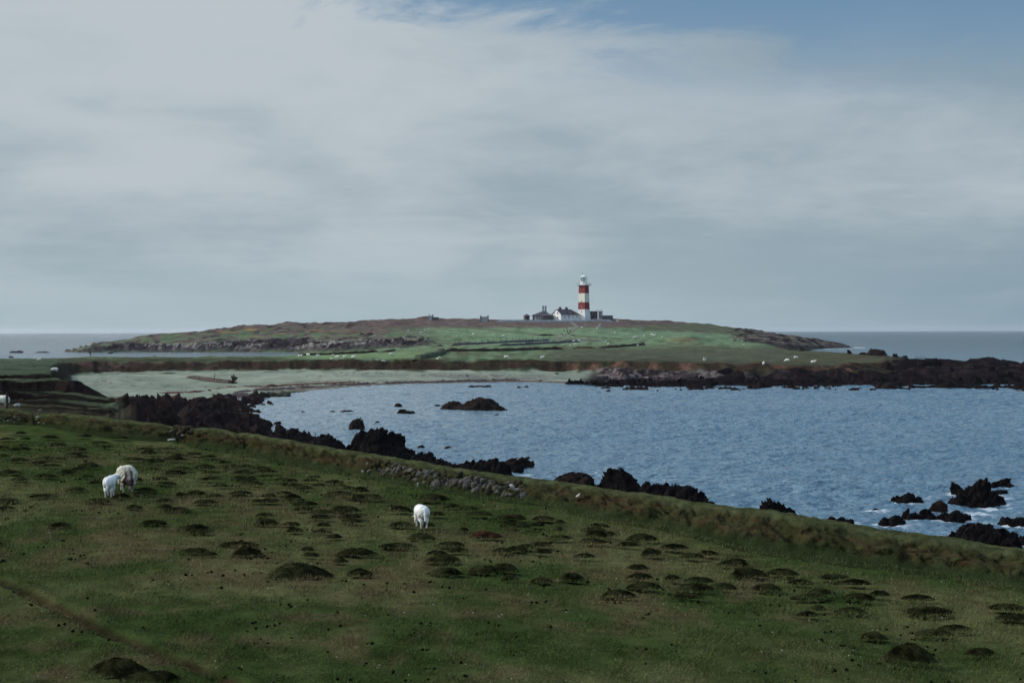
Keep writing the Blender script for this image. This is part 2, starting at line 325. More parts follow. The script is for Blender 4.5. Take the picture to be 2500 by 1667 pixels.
# net of the far land: px -> fifteen points (Y, py or 'z' height)
def Z(v): return ('z', v)
NET = {
 -500: [(215, Z(6.0)), (245, Z(5.6)), (300, Z(5.0)), (340, Z(4.8)), (370, Z(4.6)), (390, Z(4.5)), (415, 875), (440, Z(-2)), (700, Z(-3)), (850, Z(-3)), (860, Z(-3)), (880, Z(-3)), (900, Z(-3)), (1000, Z(-4)), (1200, Z(-5))],
 0:    [(215, Z(6.0)), (245, Z(5.6)), (300, 893), (340, Z(4.85)), (370, Z(4.6)), (390, Z(4.5)), (415, 875), (440, Z(-2)), (700, Z(-3)), (850, Z(-3)), (860, Z(-3)), (880, Z(-3)), (900, Z(-3)), (1000, Z(-4)), (1200, Z(-5))],
 132:  [(215, Z(6.0)), (245, 914), (300, 897), (340, Z(4.5)), (370, Z(4.5)), (390, Z(4.5)), (416, 874), (440, Z(-2)), (700, Z(-3)), (850, Z(-3)), (860, Z(-3)), (880, Z(-3)), (900, Z(-3)), (1000, Z(-4)), (1200, Z(-5))],
 168:  [(215, Z(1.5)), (245, Z(1.3)), (345, Z(1.6)), (378, 886), (396, 879), (408, 876), (418, 873.5), (440, Z(-2)), (800, Z(-3)), (860, Z(-3)), (865, Z(0)), (870, Z(0.4)), (880, Z(0.2)), (1000, Z(-4)), (1200, Z(-5))],
 230:  [(220, Z(-1)), (240, Z(1.0)), (362, 911), (385, 884), (403, 878), (412, 875), (420, 873), (440, Z(-2)), (840, Z(-2)), (862, 849), (870, 844), (875, 841), (885, 839), (1000, Z(-4)), (1200, Z(-5))],
 300:  [(225, Z(-1)), (240, Z(0.6)), (370, 908), (386, 884), (405, 877), (418, 873.5), (425, 872.5), (446, Z(-2)), (840, Z(-2)), (870, 845), (885, 837), (905, 831), (925, 827), (1020, Z(-4)), (1200, Z(-5))],
 450:  [(225, Z(-1)), (248, Z(0)), (378, 906), (388, 883), (408, 876), (420, 873), (432, 871.5), (452, Z(-2)), (835, Z(-2)), (868, 845), (890, 832), (930, 820), (965, 811), (1060, Z(-4)), (1250, Z(-5))],
 600:  [(225, Z(-2)), (254, Z(0)), (385, 903), (392, 881), (410, 875), (425, 872), (440, 870), (460, Z(-2)), (825, Z(-2)), (866, 842), (900, 826), (950, 808), (1000, 795.5), (1100, Z(2)), (1300, Z(-5))],
 740:  [(262, Z(-2)), (293, Z(0)), (380, 903), (388, 878), (412, 873), (430, 870.5), (452, 867), (474, Z(-2)), (800, Z(-2)), (845, 842), (885, 826), (940, 804), (990, 789), (1100, Z(4)), (1300, Z(-5))],
 870:  [(282, Z(-2)), (311, Z(0)), (374, 903), (381, 877), (420, 869.5), (450, 865), (480, 861), (520, Z(3)), (700, Z(1.2)), (765, 843), (840, 824), (920, 801), (975, 783), (1100, Z(6)), (1300, Z(-5))],
 1050: [(300, Z(-2)), (328, Z(0)), (366, 903), (374, 877.5), (430, 868), (490, 860), (540, 855), (600, 852), (690, 847), (745, 837), (840, 815), (900, 797), (950, 775.5), (1080, Z(6)), (1300, Z(-5))],
 1250: [(310, Z(-2)), (338, Z(0)), (366, 904), (374, 879.5), (430, 869), (520, 858), (600, 850), (660, 845), (720, 838), (770, 830), (840, 813), (895, 795), (945, 780.5), (1080, Z(6)), (1300, Z(-5))],
 1500: [(290, Z(-2)), (315, Z(0)), (360, 908), (368, 881), (430, 870), (520, 858), (610, 848), (670, 841), (730, 833), (775, 825), (845, 810), (900, 793), (950, 777.5), (1080, Z(6)), (1300, Z(-5))],
 1700: [(285, Z(-2)), (309, Z(0)), (345, 909), (354, 885), (430, 870), (510, 860), (590, 850), (660, 842), (720, 835), (780, 826), (860, 812), (920, 800), (970, 788), (1080, Z(6)), (1300, Z(-5))],
 1860: [(285, Z(-2)), (308, Z(0)), (337, 911), (347, 889), (425, 873), (500, 862), (580, 853), (650, 846), (710, 840), (780, 834), (860, 825), (930, 816), (985, 807.5), (1080, Z(0)), (1300, Z(-5))],
 1930: [(285, Z(-2)), (307, Z(0)), (334, 912), (344, 891), (418, 876), (492, 865), (572, 855.5), (625, 853.5), (720, Z(0.0)), (800, 845), (870, 835), (935, 826), (990, 819.5), (1080, Z(-2)), (1300, Z(-5))],
 2000: [(285, Z(-2)), (308, Z(0)), (332, 914), (343, 893), (405, 879), (480, 868), (562, 857), (600, Z(-1)), (925, Z(-1)), (955, 845), (985, 838), (1010, 832), (1030, 828), (1100, Z(-3)), (1300, Z(-5))],
 2060: [(285, Z(-2)), (308, Z(0)), (333, 914), (352, 890), (395, 880), (440, 870), (500, 861.5), (530, Z(-1)), (990, Z(-1)), (1005, 845), (1015, 842), (1025, 840), (1035, 838), (1100, Z(-3)), (1300, Z(-5))],
 2092: [(285, Z(-2)), (308, Z(0)), (333, 914), (356, 887), (395, 879), (435, 870), (480, 864.5), (505, Z(-1)), (990, Z(-2)), (1005, Z(-2)), (1015, Z(-2)), (1025, Z(-2)), (1035, Z(-2)), (1100, Z(-3)), (1300, Z(-5))],
 2165: [(285, Z(-2)), (308, Z(0)), (332, 915), (370, 881), (395, 877), (425, 873), (448, 871), (480, Z(-2)), (900, Z(-3)), (1005, Z(-3)), (1015, Z(-3)), (1025, Z(-3)), (1035, Z(-3)), (1100, Z(-3)), (1300, Z(-5))],
 2250: [(285, Z(-2)), (309, Z(0)), (328, 921), (348, 903), (365, 892), (382, 884), (396, Z(2.8)), (420, Z(-2)), (900, Z(-3)), (1005, Z(-3)), (1015, Z(-3)), (1025, Z(-3)), (1035, Z(-3)), (1100, Z(-3)), (1300, Z(-5))],
 2500: [(285, Z(-2)), (310, Z(0)), (328, 922), (348, 906), (365, 897), (382, 892), (395, Z(2.2)), (420, Z(-2)), (900, Z(-3)), (1005, Z(-3)), (1015, Z(-3)), (1025, Z(-3)), (1035, Z(-3)), (1100, Z(-3)), (1300, Z(-5))],
 3000: [(285, Z(-2)), (310, Z(0)), (328, 922), (348, 906), (365, 897), (382, 892), (395, Z(2.2)), (420, Z(-2)), (900, Z(-3)), (1005, Z(-3)), (1015, Z(-3)), (1025, Z(-3)), (1035, Z(-3)), (1100, Z(-3)), (1300, Z(-5))],
}
# middle ground behind the bank, (Y, z)
MID = {
 -500: [(92, 6.4), (125, 5.6), (149, 4.9), (153, 5.35), (166, 5.1), (168.5, 4.95), (173, 6.2), (190, 5.75), (193, 5.5), (195, 6.2), (215, 6.0)],
 0:    [(92, 6.3), (125, 5.5), (149, 4.8), (153, 5.35), (166, 5.05), (168.5, 4.9), (173, 6.1), (190, 5.7), (192, 5.5), (194, 6.15), (215, 6.0)],
 132:  [(92, 6.3), (125, 5.4), (149, 5.0), (152, 5.25), (166, 4.95), (168.5, 4.8), (173, 6.0), (190, 5.7), (192, 5.55), (194, 6.1), (215, 6.0)],
 185:  [(90, 6.0), (122, 5.2), (145, 4.9), (152, 5.0), (165, 4.9), (168.5, 4.6), (172, 6.0), (182, 5.7), (188, 2.6), (194, 2.0), (215, 1.4)],
 290:  [(90, 5.8), (118, 4.8), (143, 4.4), (152, 4.4), (162, 4.0), (168, 3.2), (172, 3.0), (182, 2.6), (188, 2.0), (200, 1.6), (215, 1.2)],
 400:  [(90, 5.2), (110, 4.0), (135, 3.0), (150, 2.5), (162, 2.1), (168, 1.8), (172, 1.8), (182, 1.6), (188, 1.4), (200, 1.1), (215, 0.8)],
 600:  [(84, 4.6), (102, 2.5), (125, 1.4), (145, 0.9), (160, 0.5), (168, 0.4), (172, 0.3), (182, 0.2), (188, 0.1), (200, 0.0), (215, -0.2)],
 760:  [(72, 4.2), (84, 2.2), (100, 1.0), (125, 0.4), (145, 0.0), (160, -0.6), (172, -1), (182, -1.5), (188, -2), (200, -2.5), (215, -3)],
 850:  [(66, 3.8), (76, 1.6), (90, 0.6), (110, 0.0), (135, -0.5), (150, -2), (172, -3), (182, -3), (188, -3), (200, -3), (215, -3)],
 1000: [(58, 4.0), (66, 0.6), (76, -0.6), (90, -2), (110, -3), (150, -3), (172, -3), (182, -3), (188, -3), (200, -3), (215, -3)],
 1250: [(54, 4.5), (60, 1.0), (66, -1.0), (74, -2.6), (110, -3), (150, -3), (172, -3), (182, -3), (188, -3), (200, -3), (215, -3)],
 1800: [(48, 4.3), (53, 1.0), (58, -1.0), (66, -2.6), (110, -3), (150, -3), (172, -3), (182, -3), (188, -3), (200, -3), (215, -3)],
 2500: [(40, 4.3), (45, 1.0), (50, -1.0), (58, -2.6), (110, -3), (150, -3), (172, -3), (182, -3), (188, -3), (200, -3), (215, -3)],
 3000: [(36, 4.3), (41, 1.0), (46, -1.0), (54, -2.6), (110, -3), (150, -3), (172, -3), (182, -3), (188, -3), (200, -3), (215, -3)],
}
PXS = np.arange(-500, 3001, 4.0)
def _columns(tab, sigma):
    ks = sorted(tab); n = len(tab[ks[0]])
    A = np.zeros((len(ks), n, 2))
    for i, k in enumerate(ks):
        for j, (Y, v) in enumerate(tab[k]):
            A[i, j] = (Y, v[1] if isinstance(v, tuple) else (at(k, v, Y)[2] if v > 100 else v))
    R = np.zeros((len(PXS), n, 2))
    ker = np.exp(-0.5 * (np.arange(-8, 9) / sigma) ** 2); ker /= ker.sum()
    for j in range(n):
        for c in range(2):
            a = np.interp(PXS, ks, A[:, j, c]); ap = np.pad(a, 8, mode='edge')
            R[:, j, c] = np.convolve(ap, ker, 'valid')
    return R
RN = _columns(NET, 2.6); RD = _columns(MID, 2.0)
FY = foot_Y(PXS)
def wiggle(px, a, s, w=60.0): return (fbm(np.asarray(px, float) / w, np.zeros(np.shape(px)) + s, 4, int(s)) - 0.5) * 2 * a
def column_profile(i):
    """all ground points along one column"""
    px = PXS[i]; xk = (px - 1250) / F
    yb = FY[i] + 2.2
    Ys = [5, yb]; Zs = [gplane(xk * 5), gplane(xk * yb) - 0.15]; S = [-3, -2]
    w = float(WOB[i])
    for j in range(RD.shape[1]):
        Ys.append(max(RD[i, j, 0] + w * 0.8, Ys[-1] + 0.3)); Zs.append(RD[i, j, 1]); S.append(-1 + j / 12.0)
    for j in range(1, RN.shape[1]):
        dy = w * (1.0 if j in (2, 3) else 0.0) + (WOB2[i] if 6 <= j <= 11 else 0.0)
        Ys.append(max(RN[i, j, 0] + dy, Ys[-1] + 0.3)); Zs.append(RN[i, j, 1]); S.append(float(j))
    return Ys, Zs, S
WOB = wiggle(PXS, 3.5, 5, 42.0) + wiggle(PXS, 4.0, 13, 15.0) * (PXS < 300); WOB2 = wiggle(PXS, 7.0, 9, 80.0)
PROF = [column_profile(i) for i in range(len(PXS))]
def base_grid(Yrows):
    Zg = np.zeros((len(Yrows), len(PXS))); Sg = np.zeros_like(Zg)
    for i in range(len(PXS)):
        Ys, Zs, S = PROF[i]
        Zg[:, i] = np.interp(Yrows, Ys, Zs); Sg[:, i] = np.interp(Yrows, Ys, S)
    return Zg, Sg
PXG = None
def near_noise(x, y):
    n = (fbm(x / 6.0, y / 6.0, 3, 21) - 0.5) * 0.26 + (fbm(x / 1.1, y / 1.1, 3, 31) - 0.5) * 0.07
    return n + (fbm(x / 0.22, y / 0.22, 3, 35) - 0.5) * 0.035
TRACK = [(-60, 1395), (0, 1417), (50, 1437), (130, 1472), (200, 1507), (270, 1542), (350, 1569), (440, 1607), (540, 1648), (640, 1700), (760, 1760)]
TW = np.array([hit_plane(*p)[:2] for p in TRACK])
def track_dist(x, y):
    best = np.full(np.shape(x), 99.0); sgn = np.zeros(np.shape(x))
    for a, b in zip(TW[:-1], TW[1:]):
        d = b - a; L2 = d @ d
        t = np.clip(((x - a[0]) * d[0] + (y - a[1]) * d[1]) / L2, 0, 1)
        ex = x - a[0] - t * d[0]; ey = y - a[1] - t * d[1]; q = np.hypot(ex, ey)
        s = np.sign(ex * d[1] - ey * d[0])
        m = q < best; best = np.where(m, q, best); sgn = np.where(m, s, sgn)
    return best, sgn
def groove(x, y):
    q, s = track_dist(x, y); q = q + (fbm(x * 1.5, y * 1.5, 3, 77) - 0.5) * 0.12
    far = sst(0, 0.75, q)
    # far side of the track is a little turf step
    return -0.12 * np.exp(-(q / 0.14) ** 2) + 0.03 * np.exp(-((q - 0.30) / 0.16) ** 2) * (s < 0)
def H_near(x, y):
    return gplane(x) + near_noise(x, y) + groove(x, y)

# ---- near pasture
Yn = np.concatenate([np.geomspace(14, 30, 230), np.geomspace(30.06, 82, 380), np.linspace(82.5, 100, 36)])
PX2 = np.arange(-500, 3001, 3.0)
def near_ground():
    Zg, Sg = base_grid(Yn)
    Zc = np.zeros((len(Yn), len(PX2)))
    for r in range(len(Yn)): Zc[r] = np.interp(PX2, PXS, Zg[r])
    X = (PX2[None, :] - 1250) / F * Yn[:, None]; Y = np.repeat(Yn[:, None], len(PX2), 1)
    q, s = track_dist(X, Y)
    Zf = Zc + near_noise(X, Y) + groove(X, Y)
    Xf = X + (fbm(X * 3, Y * 3, 2, 41) - 0.5) * 0.02
    # colour
    a = fbm(X / 3.0, Y / 5.0, 4, 51)[..., None]; b = fbm(X / 0.7, Y / 0.9, 4, 61)[..., None]; c = fbm(X / 9, Y / 7, 3, 71)[..., None]
    g1 = np.array([0.017, 0.030, 0.009]); g2 = np.array([0.038, 0.048, 0.019]); br = np.array([0.040, 0.037, 0.020]); lush = np.array([0.017, 0.032, 0.009])
    col = g1 + (g2 - g1) * sst(0.35, 0.65, a)
    col = col + (br - col) * sst(0.50, 0.70, b * 0.6 + c * 0.4) * 0.7
    fd = (foot_Y(PX2)[None, :] - Y)[..., None]
    col = col + (lush - col) * (sst(1.9, 0.3, fd) * 0.6)
    col = col + (lush - col) * sst(0.55, 0.72, 1 - a) * 0.5
    dk = np.array([0.009, 0.008, 0.005]); col = col + (dk - col) * (np.exp(-(q / 0.15) ** 4))[..., None] * 0.9  # shade on the track's far side painted as a dark line
    e = np.array([0.045, 0.026, 0.018])
    col = col + (e - col) * (np.exp(-(q / 0.10) ** 2) * sst(0.35, 0.6, fbm(X / 1.5, Y / 1.5, 3, 88)))[..., None] * 0.45
    col = col * C(2.55, 2.15, 2.15) * 0.78
    v = np.stack([Xf, Y, Zf], -1).reshape(-1, 3); f = grid_faces(len(Yn), len(PX2))
    keep = (v[f][:, :, 2].max(1) > -2.2); f = f[keep]
    v, f, cc = compact(v, f, col.reshape(-1, 3))
    o = link('ground', mesh_np('ground', v, f, cc), M_near); setp(o, kind='structure')
near_ground()

# ---- far land (island, isthmus, beach)
Yf = np.concatenate([np.arange(99.5, 140, 0.75), np.arange(140, 200, 0.3), np.arange(200, 300, 0.75), np.arange(300, 420, 0.55), np.geomspace(420.5, 1310, 330)])
ZF, SF = base_grid(Yf)
XF = (PXS[None, :] - 1250) / F * Yf[:, None]; YF = np.repeat(Yf[:, None], len(PXS), 1); PF = np.repeat(PXS[None, :], len(Yf), 0)
def el(px, py, rx, ry, X, Y, n): return np.clip(1.5 - np.sqrt(((X - px) / rx) ** 2 + ((Y - py) / ry) ** 2) * 1.5 + (n - 0.5) * 1.6, 0, 1)
_, PYF0 = proj(XF, YF, ZF)
nA = fbm(XF / 14, YF / 22, 5, 101); nB = fbm(XF / 4, YF / 6, 4, 111); nC = fbm(XF / 1.2, YF / 1.6, 3, 121)
NP = fbm(PF / 16, PYF0 / 4.0, 4, 131)
above = ZF > -0.6
# masks
rock = np.zeros_like(ZF)
rock = np.maximum(rock, sst(8.1, 8.7, SF) * sst(9.95, 9.3, SF + (nA - 0.5) * 1.4) * sst(1085, 1020, PF))          # left headland cliffs
rock = np.maximum(rock, sst(11.0, 11.6, SF + (nA - .5)) * sst(300, 210, PF))
rock = np.maximum(rock, sst(8.0, 8.4, SF) * sst(1985, 2010, PF + (nA - .5) * 40))                                    # right headland tip
rock = np.maximum(rock, sst(0.40, 0.62, NP + sst(1700, 2000, PF) * 0.75 - 0.42 * sst(1900, 1700, PF)) * sst(8.2, 8.9, SF) * sst(1740, 1810, PF))
rock = np.maximum(rock, sst(1400, 1470, PF + (nA - .5) * 90) * sst(2.35, 1.9, SF + (nB - .5) * .8) * sst(0.0, 0.5, SF + 0.5))   # rocky spit apron
rock = np.maximum(rock, sst(2150, 2210, PF + (nA - .5) * 60) * sst(6.9, 6.5, SF))
rock = np.maximum(rock, sst(250, 330, PF) * sst(1000, 900, PF) * (SF < 1.0) * sst(-1.7, -0.9, SF) * sst(300, 250, YF))
rock = np.maximum(rock, el(622, 820, 40, 9, PF, PYF0, nA) * 0)
sand = sst(1.9, 2.05, SF + (nB - .5) * .5) ; sand = (1 - sand) * sst(0.2, 0.6, SF) * (1 - rock) * sst(150, 180, PF) * sst(215, 235, YF)
face = sst(1.95, 2.1, SF) * sst(3.06, 2.93, SF) * (1 - rock) * sst(150, 180, PF)
lf = sst(150, 215, PF) ; step = (YF > 146) & (YF < 196) & (PF < 250)
# relief
ck, cr = chunk(XF / 7, YF / 9, 5); ck2, cr2 = chunk(XF / 2.6, YF / 3.4, 9)
rel = (ck - .5) * 2.0 * 0.9 + (ck2 - .5) * 1.2 + (ridged(XF / 9, YF / 9, 4, 7) - .55) * 1.6
spitm = sst(0.9, 1.6, SF) * sst(6.6, 5.6, SF) * sst(1380, 1500, PF)
rel = rel * (1 - .6 * sst(1700, 1750, PF) * (SF > 7))
ZZ = ZF + rock * rel * np.clip(np.where(SF > 7, 0.9, 0.45), 0, 1) * sst(-2, 0.5, ZF)
ZZ = ZZ + rock * spitm * (ck - .45) * 1.0 + rock * (YF < 300) * ((ck2 - .5) * .9 + (chunk(XF / 1.1, YF / 1.4, 19)[0] - .5) * .5)
gul = fbm(XF / 5.5, YF / 14.0, 4, 15)
ZZ = ZZ + face * ((gul - 0.5) * 2.0 + (nB - .5) * 0.8)
ZZ = ZZ + sst(3.0, 3.3, SF) * (1 - rock) * ((nA - .5) * 0.5 + (nB - .5) * 0.14) * sst(1310, 500, YF * 0 + 500)
ZZ = ZZ + sst(10.2, 11.3, SF) * sst(1250, 900, PF) * (nA - .5) * 3.2 + sst(10.6, 12, SF) * (nB - .5) * 0.8
ZZ = ZZ + sst(345, 275, PF) * (YF > 90) * (YF < 380) * ((nB - .5) * 0.5 + (nC - .5) * .25 + (ridged(XF / 7, YF / 5, 3, 44) - .6) * .5)
ZZ = ZZ + sst(3.0, 3.4, SF) * sst(7.0, 6.0, SF) * sst(700, 560, PF) * (nB - .5) * 0.7
ZZ = ZZ + sand * (nA - .5) * 0.12
for (px, py, rx, ry, h) in [(1680, 832, 45, 7, 3.2), (1630, 783, 18, 3, 1.0), (1735, 790, 14, 3, 0.9), (700, 792, 30, 4, 1.0), (935, 778, 60, 4, 1.0), (620, 800, 40, 5, 1.5), (1030, 776, 25, 4, 1.0)]:
    d2 = ((PF - px) / rx) ** 2 + ((PYF0 - py) / ry) ** 2; ZZ = ZZ + h * np.exp(-d2) * (SF > 5)
_, PYF = proj(XF, YF, ZZ)
def lerp(col, c, m): return col + (C(*c) - col) * np.clip(m, 0, 1)[..., None]
gr = np.zeros(ZF.shape + (3,)) + C(0.058, 0.088, 0.055)
gr = lerp(gr, (0.095, 0.150, 0.095), sst(0.38, 0.62, NP + 0.10 * sst(862, 845, PYF) * sst(800, 830, PYF)))
gr = lerp(gr, (0.075, 0.065, 0.045), sst(0.50, 0.66, nA * .6 + nB * .4) * 0.75)
# brown and dull pastures
gr = lerp(gr, (0.052, 0.056, 0.043), sst(838, 856, PYF + (nA - .5) * 10) * sst(1200, 1450, PF) * (0.80 + .15 * nB))
gr = lerp(gr, (0.062, 0.068, 0.050), sst(808, 800, PYF - (PF - 1500) * .04) * sst(1520, 1640, PF) * 0.85)
gr = lerp(gr, (0.110, 0.165, 0.090), sst(853, 866, PYF) * sst(600, 700, PF) * sst(1090, 1070, PF) * sst(878, 872, PYF) * 0.9)
gr = lerp(gr, (0.10, 0.155, 0.10), el(1300, 812, 330, 17, PF, PYF, nB) * 0.9)
gr = lerp(gr, (0.095, 0.15, 0.10), el(1600, 817, 240, 13, PF, PYF, nB) * 0.7)
gr = lerp(gr, (0.080, 0.108, 0.065), el(1560, 842, 260, 4, PF, PYF, nB) * 0.6)
# heather and dead bracken along the top and over the left side
hea = sst(0.30, 0.55, NP + 0.3 * sst(11.0, 11.7, SF) + 0.15 * sst(1000, 700, PF) - 0.1)
top = sst(802, 796, PYF + (nA - .5) * 8) * sst(700, 960, PF) * sst(1750, 1560, PF + (nA - .5) * 80 + (PYF - 790) * 14)
left = sst(1120, 900, PF) * sst(9.3, 9.8, SF) * sst(0.46, 0.58, NP + 0.17 * sst(820, 795, PYF) + 0.05)
gr = lerp(gr, (0.078, 0.060, 0.062), np.maximum(top * 0.96, left * 0.92))
gr = lerp(gr, (0.022, 0.018, 0.020), np.maximum(top, left) * sst(0.52, 0.66, nB) * sst(1120, 900, PF) * 0.9)
for (px, py, rx, ry) in [(610, 805, 40, 4), (815, 806, 60, 4), (560, 812, 30, 3), (895, 834, 20, 3), (640, 822, 40, 3), (700, 815, 25, 3)]:
    gr = lerp(gr, (0.17, 0.125, 0.06), el(px, py, rx, ry, PF, PYF, nB) * sst(0.42, 0.6, nB) * 0.8)
gr = lerp(gr, (0.10, 0.075, 0.05), el(1680, 830, 55, 9, PF, PYF, nB) * 0.6)
for (px0, py0, px1, py1) in [(1130, 800, 1330, 818), (1500, 797, 1780, 814), (1300, 818, 1380, 818), (1400, 819, 1540, 829)]:
    t = np.clip((PF - px0) / (px1 - px0), 0, 1); d = np.abs(PYF - (py0 + (py1 - py0) * t)); m = (PF > px0) & (PF < px1) & (SF > 6)
    gr = lerp(gr, (0.05, 0.045, 0.035), m * sst(1.6, 0.4, d + (nB - .5) * 2) * 0.8)
# isthmus top left: darker turf below a bright edge
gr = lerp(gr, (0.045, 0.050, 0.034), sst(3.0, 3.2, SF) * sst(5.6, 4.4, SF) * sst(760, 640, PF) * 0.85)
gr = lerp(gr, (0.040, 0.052, 0.034), sst(290, 240, PF) * sst(340, 300, YF) * 0.8)
gr = lerp(gr, (0.045, 0.040, 0.028), sst(345, 275, PF) * sst(152, 120, YF) * 0.8)
gr = lerp(gr, (0.060, 0.085, 0.060), (PF < 150) * sst(200, 215, YF) * 0.8)
gr = lerp(gr, (0.042, 0.044, 0.030), sst(1850, 2050, PF) * sst(3, 3.4, SF) * sst(7.2, 6.8, SF) * 0.6)
fc = np.zeros_like(gr) + C(0.030, 0.022, 0.018)
fc = lerp(fc, (0.088, 0.052, 0.042), sst(1280, 1420, PF) * sst(0.47, 0.62, fbm(XF / 4, YF / 8, 4, 141)) * 0.95)
fc = lerp(fc, (0.068, 0.044, 0.042), sst(720, 500, PF) * sst(0.35, 0.55, fbm(XF / 9, YF / 14, 4, 151)) * 0.9)
fc = lerp(fc, (0.028, 0.030, 0.018), sst(0.5, 0.65, fbm(XF / 3, YF / 6, 4, 161)) * 0.7)
rk = np.zeros_like(gr) + C(0.014, 0.011, 0.015)
rk = lerp(rk, (0.038, 0.032, 0.040), sst(0.35, 0.6, nB))
rk = lerp(rk, (0.30, 0.30, 0.30), sst(0.52, 0.64, nC * 0.5 + nA * 0.5) * sst(8.3, 9.2, SF) * sst(1100, 1000, PF) * 0.85)
rk = lerp(rk, (0.12, 0.11, 0.10), sst(8.6, 9.6, SF) * sst(1500, 1700, PF) * sst(0.45, 0.6, nB))
rk = lerp(rk, (0.15, 0.135, 0.14), sst(1.35, 1.8, SF) * sst(2.5, 2.2, SF) * sst(1400, 1480, PF) * sst(1800, 1700, PF) * sst(0.4, 0.62, nC * .6 + nA * .4) * 0.95)
rk = lerp(rk, (0.008, 0.007, 0.009), sst(1.55, 1.05, SF + (nA - .5) * .3) * (SF > 0) * sst(1300, 1400, PF))
rk = lerp(rk, (0.009, 0.007, 0.009), (SF < 7) * sst(1800, 2000, PF) * 0.75)
rk = lerp(rk, (0.012, 0.009, 0.009), (YF < 300) * (0.55 + .4 * sst(.4, .6, nB)))
sd = np.zeros_like(gr) + C(0.175, 0.225, 0.200)
sd = lerp(sd, (0.215, 0.265, 0.235), sst(0.4, 0.65, nA))
sd = lerp(sd, (0.13, 0.15, 0.15), sst(1020, 1080, PF) * sst(1500, 1300, PF) * sst(1.75, 1.5, SF) * sst(.4, .5, nB) * 0.8)
sd = lerp(sd, (0.10, 0.09, 0.085), sst(1.10, 1.0, SF + (nB - .5) * .12) * 0.75)
band = np.exp(-((SF - 1.10 - (nA - .5) * 0.05) / 0.035) ** 2) * sst(560, 760, PF) * sst(1500, 1400, PF)
sd = lerp(sd, (0.045, 0.020, 0.020), band * sst(0.34, 0.46, nC * .5 + nB * .5))
band = np.exp(-((SF - 1.33 - (nA - .5) * 0.12) / 0.02) ** 2) * sst(500, 600, PF)
sd = lerp(sd, (0.06, 0.026, 0.024), band * sst(0.48, 0.56, nC * .5 + nB * .5) * 0.8)
colF = gr * (1 - face)[..., None] + fc * face[..., None]
colF = colF * (1 - sand)[..., None] + sd * sand[..., None]
colF = colF * (1 - rock)[..., None] + rk * rock[..., None]
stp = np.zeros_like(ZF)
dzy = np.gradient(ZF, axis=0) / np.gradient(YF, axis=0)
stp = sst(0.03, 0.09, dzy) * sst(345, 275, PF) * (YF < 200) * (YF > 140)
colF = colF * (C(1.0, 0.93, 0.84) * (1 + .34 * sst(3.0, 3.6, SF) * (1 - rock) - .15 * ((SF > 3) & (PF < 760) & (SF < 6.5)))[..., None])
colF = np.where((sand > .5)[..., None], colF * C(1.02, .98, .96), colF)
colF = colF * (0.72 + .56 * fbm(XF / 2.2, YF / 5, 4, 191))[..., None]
colF = lerp(colF, (0.006, 0.004, 0.004), stp)  # dark earth of camera-facing steps, deepened to hold their shade
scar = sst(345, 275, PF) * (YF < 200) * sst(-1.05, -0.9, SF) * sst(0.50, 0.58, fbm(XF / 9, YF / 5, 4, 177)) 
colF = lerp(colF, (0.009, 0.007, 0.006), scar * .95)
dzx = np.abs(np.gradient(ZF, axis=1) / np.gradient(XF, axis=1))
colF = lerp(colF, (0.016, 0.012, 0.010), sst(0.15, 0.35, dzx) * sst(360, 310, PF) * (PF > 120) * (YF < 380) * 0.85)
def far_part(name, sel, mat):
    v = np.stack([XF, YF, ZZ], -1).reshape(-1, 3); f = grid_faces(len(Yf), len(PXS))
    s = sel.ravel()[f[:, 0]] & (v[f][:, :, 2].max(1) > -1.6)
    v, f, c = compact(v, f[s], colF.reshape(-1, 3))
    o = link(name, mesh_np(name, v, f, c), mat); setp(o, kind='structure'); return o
isb = sand > 0.5
isrk = (SF < 3.2) & (~isb) & (rock > 0.5)
ish = (SF >= 7.5) & (~isb)
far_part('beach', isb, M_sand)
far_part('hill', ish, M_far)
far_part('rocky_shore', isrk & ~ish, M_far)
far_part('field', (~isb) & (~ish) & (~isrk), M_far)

def col_i(px): return int(round((px - PXS[0]) / 4.0))
def ground_hit(px, py, y0=100, y1=1050):
    i = col_i(px); m = (Yf > y0) & (Yf < y1); ys = Yf[m]; pys = PYF[m, i]
    k = np.argmax(pys <= py)
    if pys[k] > py: k = int(np.argmin(pys))
    if k > 0 and pys[k] <= py < pys[k - 1]:
        t = (pys[k - 1] - py) / max(pys[k - 1] - pys[k], 1e-6); Y = ys[k - 1] + t * (ys[k] - ys[k - 1])
    else: Y = ys[k]
    return np.array([(px - 1250) / F * Y, Y, H_far(px, Y)])
def H_far(px, Y):
    fi = (px - PXS[0]) / 4.0; i = int(np.clip(math.floor(fi), 0, len(PXS) - 2)); t = fi - i
    return float(np.interp(Y, Yf, ZZ[:, i]) * (1 - t) + np.interp(Y, Yf, ZZ[:, i + 1]) * t)
def H_world(x, Y): return H_far(1250 + x / Y * F, Y)

